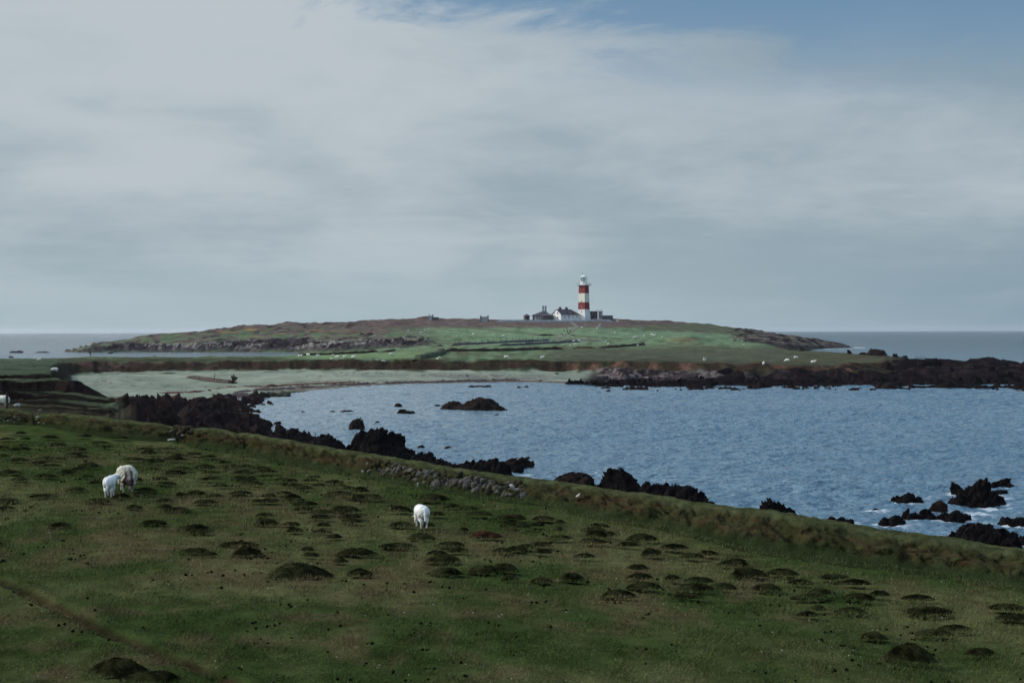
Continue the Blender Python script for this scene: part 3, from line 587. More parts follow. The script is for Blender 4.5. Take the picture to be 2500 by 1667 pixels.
# ------------------------------------------------------------------ rocks
ROCKS = []
def biggest(f, n):
    lab = np.arange(n)
    while True:
        m = lab[f].min(1); new = lab.copy()
        np.minimum.at(new, f.ravel(), np.repeat(m, f.shape[1])); new = new[new]
        if (new == lab).all(): break
        lab = new
    fl = lab[f[:, 0]]; u, c = np.unique(fl, return_counts=True); return f[fl == u[np.argmax(c)]]
def rock_obj(name, lobes, label, mat=None, seed=1, jag=0.35, cat='rock', group=None, lean=0.15, floor=-0.5, p=2.8, cell=None, ch=1.0, foam=1.0, wm=1.32):
    """lobes: (px, ytop, ybase, width px, depth ratio); real rock at the distance where its foot meets the water"""
    L = []
    for lb in lobes:
        px, yt, yb, w = lb[:4]; w *= wm; dr = lb[4] if len(lb) > 4 else 0.85; z0 = lb[5] if len(lb) > 5 else 0.0
        P = at_z(px, yb, z0); rx = 0.5 * w / F * P[1]; ry = max(rx * dr, 0.25); cy = P[1] + ry * 0.85
        T = at(px, yt, cy); L.append((T[0], cy, max(T[2], 0.12), rx, ry))
    A = np.array(L); x0 = (A[:, 0] - A[:, 3] * 1.35).min(); x1 = (A[:, 0] + A[:, 3] * 1.35).max()
    y0 = (A[:, 1] - A[:, 4] * 1.35).min(); y1 = (A[:, 1] + A[:, 4] * 1.35).max()
    ym = A[:, 1].mean(); c = cell or ym / 1422.0 * 0.8
    nx = int(np.clip((x1 - x0) / c, 14, 260)); ny = int(np.clip((y1 - y0) / (c * 1.3), 12, 220))
    X, Y = np.meshgrid(np.linspace(x0, x1, nx), np.linspace(y0, y1, ny))
    hmax = A[:, 2].max(); sc = max(0.3, A[:, 3].mean() * 0.5)
    wx = (fbm(X / sc, Y / sc, 4, seed) - .5) * sc * 0.9; wy = (fbm(X / sc + 9, Y / sc, 4, seed + 3) - .5) * sc * 0.9
    Zr = np.full(X.shape, -9.0)
    for (cx, cy, zt, rx, ry) in L:
        r = np.sqrt(((X + wx - cx) / rx) ** 2 + ((Y + wy - cy) / ry) ** 2)
        Zr = np.maximum(Zr, (zt + 0.25) * (1 - r ** p) - 0.25)
    v1, c1 = chunk(X / (sc * 0.8) + seed, Y / (sc * 0.8), seed); v2, c2 = chunk(X / (sc * 0.3), Y / (sc * 0.34) + seed, seed + 11)
    rg = ridged(X / (sc * 0.5), Y / (sc * 0.5), 4, seed + 5)
    amp = hmax * jag
    v3, c3 = chunk(X / (sc * 0.13) + 3, Y / (sc * 0.16), seed + 17)
    Zr = Zr + (amp * ((v1 - .62) * 0.50 * ch + (v2 - .5) * 0.30 * ch + (v3 - .5) * 0.16 + (rg - .65) * 0.3)) * sst(-0.4, 0.35 * hmax, Zr)
    st = max(hmax * .16, .12); tz = Zr + .35 * X + .2 * wy; q_ = tz / st; Zr = Zr + (np.floor(q_) + sst(.25, .75, q_ - np.floor(q_)) - q_) * st * .75 * sst(0, .3 * hmax, Zr)
    Zr = Zr - amp * 0.25 * sst(0.16, 0.0, c1) * sst(0, 0.4 * hmax, Zr)
    Xs = X + lean * np.clip(Zr, 0, 9) * (0.5 + v1) + (v2 - .5) * sc * 0.10 + (fbm(Y / sc * 2 + 5, Zr / sc * 3, 3, seed + 8) - .5) * sc * .45
    Y = Y + (fbm(X / sc * 2, Zr / sc * 3.5, 3, seed + 9) - .5) * sc * .5
    ox, oy = A[:, 0].mean(), A[:, 1].mean()
    v = np.stack([Xs - ox, Y - oy, np.maximum(Zr, floor - 0.3)], -1).reshape(-1, 3); f = grid_faces(ny, nx)
    f = f[v[f][:, :, 2].max(1) > floor]
    v, f = compact(v, biggest(f, len(v)))
    o = link(name, mesh_np(name, v, f, smooth=False), mat or M_rock, loc=(ox, oy, 0)); setp(o, label, cat, group)
    if floor <= -0.4 and foam:
        for (cx, cy, zt, rx, ry) in L: ROCKS.append((cx, cy, rx, ry, foam))
    return o
def RK(*a, **k): return rock_obj('rock', *a, **k)

RK([(1108, 978, 1001, 56), (1135, 986, 1002, 60), (1171, 971, 1004, 84), (1150, 979, 1003, 50), (1200, 987, 1004, 60), (1217, 996, 1004, 36)],
   'largest brown rock in the middle of the bay, rounded top with low tail', M_rockb, 3, 0.22, lean=0.05, ch=0.6)
RK([(972, 984, 993, 20)], 'small rounded rock in the bay left of the largest brown rock', M_rockb, 4, 0.2)
RK([(980, 998, 1010, 22), (996, 1004, 1011, 40)], 'low dark rock with a pointed left end, nearer than the small rounded one', M_rock, 5, 0.4)
RK([(1068, 987, 991, 18)], 'tiny dark rock awash at the left of the largest brown rock', M_rock, 6, 0.3)
RK([(1213, 1011, 1015, 17)], 'tiny dark rock awash just in front of the largest brown rock', M_rock, 7, 0.3)
RK([(870, 1022, 1048, 34, .9), (893, 1032, 1051, 22, .9)], 'twin boulders standing in water above the jagged black outcrop', M_rockb, 8, 0.22)
RK([(920, 1028, 1033, 16)], 'small flat rock awash right of the twin boulders', M_rock, 9, 0.3)
RK([(846, 1001, 1006, 34), (860, 1003, 1006, 20)], 'thin flat dark reef in the bay left of the pointed low rock', M_rock, 10, 0.3)
RK([(811, 1002, 1005, 14)], 'speck of dark rock left of the thin flat reef', M_rock, 11, 0.3)
RK([(739, 1003, 1006, 12)], 'lone speck of dark rock nearest to the sandy water edge', M_rock, 12, 0.3)
RK([(862, 1060, 1098, 40), (885, 1052, 1104, 60), (915, 1051, 1110, 70), (950, 1060, 1108, 60), (975, 1064, 1100, 34), (870, 1082, 1104, 60, .5), (930, 1085, 1116, 120, .4)],
   'big jagged black outcrop in the water behind the grassy bank', M_rock, 13, 0.35)
RK([(985, 1092, 1113, 36), (1000, 1096, 1114, 24)], 'black rock touching the right foot of the big jagged outcrop', M_rock, 14, 0.4)
RK([(1028, 1086, 1093, 20)], 'small dark rock alone right of the big jagged outcrop', M_rock, 15, 0.4)
RK([(1095, 1089, 1093, 20)], 'faint low rock awash in open water, right of the small dark one', M_rock, 16, 0.2)
RK([(980, 1105, 1138, 60), (1020, 1108, 1142, 50), (1038, 1105, 1146, 40), (1065, 1122, 1150, 60), (1105, 1131, 1152, 60)],
   'long black ridge of rock running down just behind the bank crest', M_rock, 17, 0.35)
RK([(1140, 1125, 1160, 44), (1170, 1124, 1162, 40), (1200, 1118, 1166, 50), (1220, 1125, 1168, 50), (1180, 1135, 1168, 90)],
   'craggy black rock with three humps, above the stony part of the bank', M_rock, 18, 0.35)
RK([(1240, 1120, 1146, 36), (1262, 1117, 1145, 40), (1282, 1128, 1142, 40)], 'leaning slab of dark rock with a pale streaked top and foam around', M_rockb, 19, 0.4, lean=0.5)
RK([(1262, 1136, 1156, 30), (1278, 1152, 1162, 22)], 'small broken rocks at the foot of the leaning slab', M_rock, 20, 0.5)
RK([(1261, 1048, 1052, 7)], 'single dark dot of rock far out in the middle of the water', M_rock, 21, 0.3, foam=0)
RK([(1395, 1154, 1204, 96, .8), (1372, 1160, 1204, 60), (1425, 1162, 1206, 50)], 'smooth brown dome shaped boulder right behind the bank crest', M_rockb, 22, 0.12, ch=0.5, p=3)
RK([(1476, 1176, 1206, 36), (1500, 1160, 1212, 44), (1521, 1145, 1216, 52), (1535, 1150, 1218, 60), (1548, 1172, 1220, 60)],
   'tall black crag with an overhanging left side, highest rock behind the bank', M_rock, 23, 0.32, lean=-0.25)
RK([(1572, 1174, 1222, 30), (1590, 1182, 1226, 50), (1615, 1180, 1230, 50), (1645, 1185, 1236, 60), (1675, 1187, 1240, 60), (1700, 1205, 1244, 60), (1720, 1222, 1250, 40)],
   'long serrated black ridge sloping down to the right of the tallest crag', M_rock, 24, 0.34)
RK([(1870, 1232, 1248, 22), (1886, 1218, 1252, 34), (1905, 1230, 1252, 40), (1928, 1240, 1251, 30)], 'spiky black rock standing alone just past the long serrated ridge', M_rock, 25, 0.6, lean=-0.2)
RK([(2030, 1260, 1278, 30), (2052, 1263, 1279, 36), (2074, 1266, 1280, 28)], 'low black rock half hidden by the bank, right of the spiky one', M_rock, 26, 0.4)
RK([(2137, 1240, 1245, 18)], 'tiny rock awash between the low black rock and the reef', M_rock, 27, 0.3)
RK([(2190, 1210, 1222, 30), (2215, 1205, 1228, 46), (2240, 1213, 1226, 30), (2262, 1211, 1215, 16)], 'flat black reef at the left of the rock cluster by the right edge', M_rock, 28, 0.4)
RK([(2160, 1262, 1287, 36), (2185, 1258, 1288, 48)], 'rounded black rock lowest left of the rock cluster', M_rock, 29, 0.35)
RK([(2212, 1243, 1267, 24), (2228, 1252, 1270, 30)], 'small twin topped black rock behind the rounded one', M_rock, 30, 0.45)
RK([(2256, 1240, 1268, 32), (2272, 1254, 1269, 26)], 'pointed black rock in the row of the near rock cluster', M_rock, 31, 0.4)
RK([(2292, 1222, 1251, 40)], 'dome shaped brown rock standing between cluster and reef', M_rockb, 32, 0.2)
RK([(2300, 1252, 1272, 36), (2330, 1247, 1276, 44), (2352, 1254, 1272, 30)], 'jagged low rock just in front of the dome shaped brown rock', M_rock, 33, 0.45)
RK([(2340, 1179, 1204, 30), (2352, 1190, 1206, 20)], 'thin upright fin of rock at the left of the black stack', M_rock, 34, 0.5, lean=-0.4)
RK([(2390, 1171, 1222, 50), (2360, 1186, 1216, 40), (2412, 1180, 1210, 34), (2345, 1208, 1232, 50), (2395, 1205, 1234, 100), (2425, 1218, 1243, 40), (2382, 1225, 1256, 44)],
   'largest black rock stack near the right edge, spread over the water', M_rock, 35, 0.4)
RK([(2425, 1174, 1190, 26), (2445, 1168, 1188, 36), (2462, 1180, 1190, 24)], 'long tilted rock furthest back behind the black stack', M_rock, 36, 0.45, lean=0.5)
RK([(2438, 1196, 1208, 50), (2425, 1210, 1217, 36)], 'low tilted slab at the right side of the black stack', M_rock, 37, 0.35, lean=0.4)
RK([(2455, 1262, 1286, 40), (2490, 1264, 1290, 60), (2525, 1262, 1290, 60)], 'low lumpy black rock against the right edge', M_rock, 38, 0.4)
RK([(2335, 1300, 1320, 40), (2362, 1280, 1330, 66), (2395, 1278, 1340, 90), (2430, 1290, 1345, 90), (2465, 1315, 1352, 60)], 'massive black rock rising just behind the bank at far right', M_rock, 39, 0.28)
RK([(2475, 1300, 1328, 36), (2505, 1308, 1332, 70)], 'black rock right of the massive one, cut by the right edge', M_rock, 40, 0.4)
RK([(1152, 941, 945, 22), (1170, 941, 945, 40), (1190, 940, 945, 20)], 'thin dark reef close to the beach, in the middle of the shore', M_rock, 41, 0.4)
RK([(1267, 943, 947, 12), (1278, 945, 947, 18), (1284, 941, 946, 12)], 'two tipped small dark rock right of the thin reef by the beach', M_rock, 42, 0.4)
RK([(632, 967, 977, 22), (643, 973, 977, 22)], 'brown rock standing in shallow water near the sand edge', M_rockb, 43, 0.35)
RK([(567, 969, 973, 10)], 'tiny stone on wet sand left of the brown rock', M_rock, 44, 0.3, foam=0)
RK([(2086, 946, 953, 26)], 'small brown rock in front of the spit', M_rockb, 45, 0.3)
RK([(2148, 934, 949, 24), (2168, 935, 950, 34)], 'blocky brown rock at the foot of the spit', M_rockb, 46, 0.3, p=3)
RK([(2285, 940, 949, 40), (2315, 936, 950, 60), (2360, 937, 949, 80), (2400, 941, 950, 60)], 'long dark reef lying in front of the spit with foam at its end', M_rock, 47, 0.35)
RK([(2015, 935, 943, 50), (2040, 938, 944, 30)], 'low dark rocks joined to the foot of the spit', M_rock, 48, 0.35)
RK([(24, 851, 860.5, 14), (34, 857, 861, 20), (49, 856, 861, 16)], 'two peaked dark rock in the far left sea', M_rock, 49, 0.4)
RK([(102, 858, 861, 30)], 'thin flat dark rock in the far left sea nearer the headland', M_rock, 50, 0.3)
RK([(270, 860, 863, 12)], 'tiny rock off the foot of the left headland', M_rock, 51, 0.3)
RK([(2245, 872, 873.4, 34)], 'thin line of reef in the sea behind the spit', M_rock, 52, 0.4)
# rocks of the rocky shore, spit
def spit():
    spec = []
    r = random.Random(3)
    sky = [(2193, 879), (2219, 876.5), (2257, 880), (2270, 876), (2308, 880), (2334, 885), (2372, 890), (2397, 887), (2436, 885), (2461, 890), (2500, 889), (2620, 888), (2760, 886)]
    xs = [s[0] for s in sky]; ys = [s[1] for s in sky]
    out = []
    for px in np.arange(2190, 2570, 21):
        Yc = 372 + r.uniform(-6, 8); yt = np.interp(px, xs, ys) - 0.5
        out.append((px, yt, Yc, r.uniform(34, 60)))
    for px in np.arange(2000, 2570, 17):
        Yc = 338 + r.uniform(-10, 14); yt = r.uniform(902, 914); out.append((px, yt, Yc, r.uniform(26, 50)))
    for px in np.arange(1390, 2560, 14):
        Yc = 318 + r.uniform(-4, 5); yt = r.uniform(921, 931) if px > 1520 else r.uniform(925, 933); out.append((px, yt, Yc, r.uniform(18, 44)))
    return out
def far_rock(name, px, yt, Yc, w, label, mat, seed, dr=0.8, z0=None, group=None, jag=0.32, lean=0.1, cat='rock'):
    zb = H_far(px, Yc) if z0 is None else z0
    T = at(px, yt, Yc); rx = 0.5 * w / F * Yc; ry = rx * dr; h = T[2] - zb
    if h < 0.2: h = 0.2
    c = Yc / 1422 * 0.8
    nx = int(np.clip(2.7 * rx / c, 12, 70)); ny = int(np.clip(2.7 * ry / c, 10, 50))
    X, Y = np.meshgrid(np.linspace(-1.35 * rx, 1.35 * rx, nx), np.linspace(-1.35 * ry, 1.35 * ry, ny))
    sc = rx * 0.6; wx = (fbm(X / sc, Y / sc, 3, seed) - .5) * sc
    r = np.sqrt(((X + wx) / rx) ** 2 + (Y / ry) ** 2); Zr = (h + .3) * (1 - r ** 2.2) - .3
    v1, c1 = chunk(X / (sc * .9) + seed, Y / (sc * .9), seed); v2, c2 = chunk(X / (sc * .35), Y / (sc * .35) + seed, seed + 4)
    Zr = Zr + h * jag * ((v1 - .5) + (v2 - .5) * .6) * sst(-.3, .5 * h, Zr)
    v = np.stack([X + lean * np.clip(Zr, 0, 9), Y, np.maximum(Zr, -1.2)], -1).reshape(-1, 3); f = grid_faces(ny, nx)
    f = f[v[f][:, :, 2].max(1) > -0.8]; v, f = compact(v, biggest(f, len(v)))
    return setp(link(name, mesh_np(name, v, f, smooth=False), mat, loc=(T[0], Yc, zb)), label, cat, group)
RCNT = {}
for i, (px, yt, Yc, w) in enumerate(spit()):
    nm = 'rock'
    if Yc > 360: lab, g = 'dark rock along the crest of the spit at right', 'rocks on the crest of the spit'
    elif Yc > 326: lab, g = 'brown grey rock in the middle of the rocky spit', 'rocks in the middle of the spit'
    elif px > 1850: lab, g = 'black rock along the water line of the right hand spit', 'black rocks along the water line of the spit'
    else: lab, g = 'black rock at the water line below the red earth cliff', 'black rocks at the foot of the earth cliff'
    row = 'crest' if Yc > 360 else 'middle' if Yc > 326 else 'foot'; RCNT[row] = RCNT.get(row, 0) + 1
    lab = ORD(RCNT[row]) + {'crest': ' dark rock on the crest of the spit, counted from the turf end', 'middle': ' brown grey rock half way up the spit, counted from the left', 'foot': ' black rock along the water line of the spit, counted from the beach'}[row]
    far_rock(nm, px, yt, Yc, w, lab, M_rockb if 326 < Yc < 360 and i % 2 else M_rock, 200 + i, group=g, z0=None if Yc > 326 else -0.3)
far_rock('rock', 2138, 851, 462, 66, 'big rounded brown boulder on the skyline at the end of the field', M_rockb, 301, jag=.15)
far_rock('rock', 2182, 865, 458, 36, 'smaller dark boulder leaning on the right of the big skyline boulder', M_rock, 302, jag=.2)
far_rock('rock', 2106, 860, 466, 26, 'flat dark rock at the left foot of the big skyline boulder', M_rock, 303)
far_rock('rock', 2075, 854, 484, 13, 'upright pointed slab standing at the field edge before the sea', M_rock, 304, lean=-0.4)
far_rock('rock', 2160, 882, 352, 40, 'pale topped crag on the spit below the end of the turf', M_rockb, 305, jag=.3)
far_rock('rock', 1958, 848, 560, 16, 'brown rock lump at the field edge near the right headland', M_rockb, 306)
far_rock('rock', 622, 818, 880, 22, 'grey lichened outcrop alone on the green hillside', M_rockg, 307) if False else None
far_rock('rock', 900, 813, 855, 28, 'grey lichened outcrop standing alone on the green hillside', M_rockg, 307)
far_rock('rock', 882, 812, 862, 16, 'smaller pale rock left of the lichened hillside outcrop', M_rockg, 308)
far_rock('rock', 1074, 842, 700, 26, 'grey boulder at the right end of the cove', M_rockg, 309)
far_rock('rock', 1110, 845, 690, 40, 'pale layered rock in grass right of the cove boulder', M_rockg, 310)

# left rock ridge (three outcrops from the turf cliff to the bay)
rock_obj('rock_outcrop', [(270, 978, 1004, 40, .9), (296, 990, 1016, 60, .9), (330, 1002, 1034, 80, .6), (283, 958, 990, 36, .9), (300, 965, 1000, 40, .9), (329, 957, 996, 40, .9), (350, 970, 1004, 60, .9), (385, 988, 1014, 60, .9), (330, 983, 1026, 100, .5), (415, 1003, 1028, 60, .9), (380, 1006, 1036, 110, .5)],
         'brown grey rock pile between the turf cliff and the dark ridge', M_rockg, 61, 0.22, cat='rock outcrop', lean=0.05, foam=0, wm=1.0, p=1.9)
rock_obj('rock_outcrop', [(438, 980, 1012, 54, .9), (466, 968, 1016, 60, .9), (500, 964, 1020, 70, .9), (535, 969, 1024, 70, .9), (566, 974, 1022, 70, .9), (598, 986, 1026, 70, .8), (630, 1003, 1036, 70, .8), (480, 985, 1050, 150, .5), (590, 1004, 1050, 150, .5), (640, 1008, 1040, 60, .8)],
         'broad lumpy dark brown rock ridge, highest by the beach', M_rocki, 62, 0.22, cat='rock outcrop', lean=0.05, wm=1.0, p=1.9)
rock_obj('rock_outcrop', [(650, 1014, 1050, 60, .9), (672, 1021, 1062, 60, .9), (610, 1030, 1085, 120, .5), (700, 1020, 1066, 50, .9), (720, 1018, 1070, 56, .9), (760, 1031, 1074, 66, .9), (785, 1034, 1078, 60, .9), (820, 1054, 1088, 60, .9), (842, 1066, 1088, 40, .9), (700, 1048, 1096, 190, .4), (790, 1062, 1098, 110, .5)],
         'black tail of the ridge running down into the bay', M_rockj, 63, 0.22, cat='rock outcrop', lean=0.05, wm=1.08, p=2.1)

# ------------------------------------------------------------------ water
def water():
    pxw = np.concatenate([[-60000, -20000, -8000, -4000, -2200, -1200], np.arange(-600, 3101, 5.0), [3500, 4500, 7000, 12000, 25000, 60000]])
    yw = np.concatenate([[8, 20, 30], np.geomspace(38, 330, 900), np.geomspace(334, 1200, 160), np.geomspace(1250, 26000, 60)])
    X = (pxw[None, :] - 1250) / F * yw[:, None]; Y = np.repeat(yw[:, None], len(pxw), 1)
    foam = np.zeros(X.shape)
    wob = fbm(X / 2.5, Y / 3.5, 4, 301); fine = fbm(X / 0.7, Y / 1.3, 4, 311)
    for (cx, cy, rx, ry, k) in ROCKS:
        dx = X - cx; dy = Y - cy; m = (np.abs(dx) < rx + 9) & (np.abs(dy) < ry + 12)
        if not m.any(): continue
        d = np.sqrt((dx[m] / (rx + .1)) ** 2 + (dy[m] / (ry + .1)) ** 2); dd = (d - 0.9) * (rx + ry) * .5
        right = sst(1150, 1500, 1250 + cx / cy * F) * 0.6 + 0.4
        foam[m] = np.maximum(foam[m], 0.62 * k * right * np.exp(-np.clip(dd, 0, 99) / (0.15 + 0.75 * wob[m])))
    shore = np.zeros(X.shape)
    mm = (pxw > -500) & (pxw < 3000); rr = (yw > 100) & (yw < 1250)
    sub = np.zeros((rr.sum(), mm.sum()))
    fi = np.clip((pxw[mm] - PXS[0]) / 4, 0, len(PXS) - 2); ii = fi.astype(int)
    for k, i in enumerate(ii): sub[:, k] = np.interp(yw[rr], Yf, ZZ[:, i])
    shore[np.ix_(rr, mm)] = sst(-0.75, -0.1, sub) * 0.55
    foam = np.maximum(foam, shore * (0.35 + 0.65 * sst(700, 600, 1250 + X / Y * F)))
    pxg = 1250 + X / Y * F
    foam = np.maximum(foam, (np.exp(-((pxg - 2098) / 16) ** 2 - ((Y - 1000) / 26) ** 2) + 0.8 * np.exp(-((pxg - 2040) / 75) ** 2 - ((Y - 945) / 8) ** 2)) * 1.5)
    foam = foam * sst(0.46, 0.66, fine * .6 + wob * .4 + foam * 0.2)
    ca, sa = math.cos(.35), math.sin(.35); U = X * ca + Y * sa; W = -X * sa + Y * ca
    amp = sst(420, 240, Y) * sst(30, 45, Y) * (np.abs(pxg - 1250) < 1840)
    amp = amp * (0.55 + 0.9 * fbm(X / 25, Y / 40, 3, 333)) * (1 - .6 * sst(0.2, 1.2, foam))
    wv = (fbm(U / 1.5, W / 1.0, 4, 341, .66) - .5) * .58 + (ridged(U / 7.5, W / 4.2, 2, 351) - .5) * .16 + (fbm(U / 22, W / 14, 2, 361) - .5) * .5
    Zw = wv * amp
    shal = sst(1550, 650, pxg) * sst(120, 230, Y) * sst(420, 380, Y)
    v = np.stack([X, Y, Zw], -1).reshape(-1, 3)
    me = mesh_np('water', v, grid_faces(len(yw), len(pxw)), attrs={'foam': foam.ravel(), 'shallow': shal.ravel()})
    m, nt, p = base_mat('sea_water', 0.12, 0.85)
    g = nt.nodes.new('ShaderNodeNewGeometry'); 
    mp = nt.nodes.new('ShaderNodeMapping'); nt.links.new(g.outputs['Position'], mp.inputs[0]); mp.inputs['Rotation'].default_value = (0, 0, 0.5); mp.inputs['Scale'].default_value = (0.6, 1.0, 1)
    sq = nt.nodes.new('ShaderNodeSeparateXYZ'); nt.links.new(g.outputs['Position'], sq.inputs[0])
    wind = nt.nodes.new('ShaderNodeMath'); wind.operation = 'MULTIPLY'; nt.links.new(maprange(nt, sq.outputs[1], 420, 1300, 0, 1), wind.inputs[0]); nt.links.new(maprange(nt, sq.outputs[0], -150, 350, 0, 1), wind.inputs[1])
    nt.links.new(maprange(nt, wind.outputs[0], 0, 1, 0.85, 0.22), p.inputs['Specular IOR Level'])
    n0 = tex_noise(nt, 0.035, 3, 0.5, mp.outputs[0], 0.5)
    n1 = tex_noise(nt, 0.42, 3, 0.6, mp.outputs[0], 0.8); nb = tex_noise(nt, 0.17, 4, 0.62, mp.outputs[0], 1.0)
    n2 = tex_noise(nt, 2.2, 4, 0.65, mp.outputs[0], 0.5)
    at_ = nt.nodes.new('ShaderNodeAttribute'); at_.attribute_name = 'foam'
    deep = mix(nt, maprange(nt, n0, 0.35, 0.65, 0, 1), (0.060, 0.13, 0.185), (0.085, 0.165, 0.225))
    sp0 = nt.nodes.new('ShaderNodeSeparateXYZ'); nt.links.new(g.outputs['Position'], sp0.inputs[0])
    deep = mix(nt, maprange(nt, sp0.outputs[1], 330, 620, 0, 1), deep, (0.014, 0.075, 0.115))
    as_ = nt.nodes.new('ShaderNodeAttribute'); as_.attribute_name = 'shallow'; deep = mix(nt, as_.outputs['Fac'], deep, (0.17, 0.24, 0.27))
    fm = maprange(nt, at_.outputs['Fac'], 0.18, 0.8, 0, 0.9)
    nt.links.new(mix(nt, fm, deep, (0.62, 0.67, 0.70)), p.inputs['Base Color'])
    nt.links.new(maprange(nt, fm, 0, 0.9, 0.16, 0.7), p.inputs['Roughness'])
    p.inputs['IOR'].default_value = 1.42
    a = nt.nodes.new('ShaderNodeMath'); a.operation = 'MULTIPLY_ADD'; nt.links.new(n1, a.inputs[0]); a.inputs[1].default_value = 5.0; nt.links.new(n2, a.inputs[2])
    a2 = nt.nodes.new('ShaderNodeMath'); a2.operation = 'MULTIPLY_ADD'; nt.links.new(nb, a2.inputs[0]); a2.inputs[1].default_value = 7.0; nt.links.new(a.outputs[0], a2.inputs[2]); a = a2
    b = nt.nodes.new('ShaderNodeBump'); b.inputs['Distance'].default_value = 0.16
    nt.links.new(maprange(nt, n0, 0.3, 0.7, 0.75, 1.0), b.inputs['Strength'])
    sp_ = nt.nodes.new('ShaderNodeSeparateXYZ'); nt.links.new(g.outputs['Position'], sp_.inputs[0]); nt.links.new(maprange(nt, sp_.outputs[1], 420, 1800, 0.30, 2.5), b.inputs['Distance'])
    nt.links.new(a.outputs[0], b.inputs['Height']); nt.links.new(b.outputs[0], p.inputs['Normal'])
    setp(link('water', me, m), kind='structure')
water()
def seabed():
    m = MB(); m.add([(-90000, -300, -6), (90000, -300, -6), (90000, 70000, -6), (-90000, 70000, -6)], [(0, 1, 2, 3)])
    setp(m.build('seabed', M_dark), kind='structure')

# ------------------------------------------------------------------ turf banks near
def poly_interp(tab, px): a = np.array(tab, float); return np.interp(px, a[:, 0], a[:, 1])
def turf_bank(px0, px1, label, seed, stones=False, taper0=0.0, taper1=0.0, redness=0.5):
    n = int((px1 - px0) / 3.2) + 2; pxs = np.linspace(px0, px1, n); R = 34
    V = np.zeros((R, n, 3)); Cc = np.zeros((R, n, 3))
    cw = []
    for i, px in enumerate(pxs):
        Fp = hit_plane(px, float(poly_interp(FOOT, px)))
        dep = 1.9 if px < 900 else 1.9
        Cp = at(px, float(poly_interp(CREST, px)), Fp[1] + dep)
        k = 1.0
        if taper0: k *= (.8 + .2 * sst(0, 60, px - px0)) * sst(0, taper0, px - px0)
        if taper1: k *= (.8 + .2 * sst(0, 60, px1 - px)) * sst(0, taper1, px1 - px)
        h = max(Cp[2] - gplane(Cp[0]), 0.15) * float(k)
        dirx, diry = Fp[0] / Fp[1], 1.0
        face = 0.62 + 0.14 * (fbm(px / 60.0, 0, 3, seed) - .5) * 2
        prof = [(-0.55, -0.75), (-0.12, -0.05), (0.16, 0.34 * face), (0.38, 0.78 * face), (0.75, 0.96 * face), (1.15, face + (1 - face) * .45), (1.9, 1.0), (2.6, 0.96), (3.1, 0.5), (3.9, -0.8)]
        t = np.linspace(0, 1, R) ** 0.85; cum = np.linspace(0, 1, len(prof))
        off = np.interp(t, cum, [q[0] for q in prof]); hh = np.interp(t, cum, [q[1] for q in prof])
        V[:, i, 0] = Fp[0] + dirx * off; V[:, i, 1] = Fp[1] + off; V[:, i, 2] = gplane(V[:, i, 0]) + hh * h - (1 - k) * 0.22
        cw.append((Fp, h))
    X, Y, Zv = V[..., 0], V[..., 1], V[..., 2]
    tt = np.linspace(0, 1, R)[:, None]
    along = np.cumsum(np.r_[0, np.hypot(np.diff(X[4]), np.diff(Y[4]))])[None, :]
    T = tt * 4.5
    lump = (fbm(along / 0.9 - T * .5, T * 1.0, 4, seed) - .5); rg = ridged(along / 0.7 + T * 0.9, T * 0.55, 4, seed + 3) - .6
    fm = sst(0.08, 0.25, tt) * sst(0.62, 0.5, tt)
    tm = sst(0.5, 0.62, tt)
    sm = (fbm(along / 0.28, T / 0.3, 3, seed + 7) - .5)
    V[..., 1] -= (lump * 0.62 + rg * 0.48 + sm * .26) * fm; V[..., 2] += (lump * 0.20 + rg * 0.16 + sm * .12) * fm + lump * 0.12 * tm
    dn = (fbm(along / 0.13, T / 0.13, 3, seed + 9) - .5) * 0.05; V[..., 2] += dn; V[..., 1] += dn
    a = fbm(along / 1.6, T * 0.8, 4, seed + 12); b = fbm(along / 0.35, T * 1.6, 4, seed + 14); cst = 0.5 * rg + lump
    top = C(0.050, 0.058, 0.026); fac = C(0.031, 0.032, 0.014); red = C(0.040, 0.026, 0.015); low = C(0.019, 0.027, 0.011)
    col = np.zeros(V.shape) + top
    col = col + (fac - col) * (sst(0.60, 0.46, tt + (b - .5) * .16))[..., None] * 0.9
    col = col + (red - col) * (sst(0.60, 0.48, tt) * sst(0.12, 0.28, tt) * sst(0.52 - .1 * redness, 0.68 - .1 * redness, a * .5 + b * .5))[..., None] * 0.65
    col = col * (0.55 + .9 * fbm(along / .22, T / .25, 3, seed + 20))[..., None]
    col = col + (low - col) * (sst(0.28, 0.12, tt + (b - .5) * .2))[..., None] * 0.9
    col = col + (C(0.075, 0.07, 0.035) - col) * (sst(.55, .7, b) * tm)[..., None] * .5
    o = V[:, n // 2].mean(0); o[2] = gplane(o[0])
    v = (V - o).reshape(-1, 3)
    root = empty('turf_bank', o, 0, label, 'bank')
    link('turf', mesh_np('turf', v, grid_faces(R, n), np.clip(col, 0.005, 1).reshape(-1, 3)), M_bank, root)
    return root, o, pxs, V
def stone_mesh(seed, sx, sy, sz, sub=3):
    import bmesh
    bm = bmesh.new(); bmesh.ops.create_icosphere(bm, subdivisions=sub, radius=1.0)
    v = np.array([q.co[:] for q in bm.verts]); f = np.array([[q.index for q in p.verts] for p in bm.faces]); bm.free()
    v = np.sign(v) * np.abs(v) ** 0.5
    r = np.random.RandomState(seed)
    for _ in range(14):
        d = r.normal(size=3); d /= np.linalg.norm(d); k = r.uniform(0.6, 0.95); s = v @ d; v = v - np.outer(np.maximum(s - k, 0), d)
    v = v + (fbm(v[:, 0] * 2 + seed, v[:, 1] * 2 + v[:, 2], 3, seed)[:, None] - .5) * 0.12
    return mesh_np('stone', v * np.array([sx, sy, sz]) * .5, f, smooth=False)
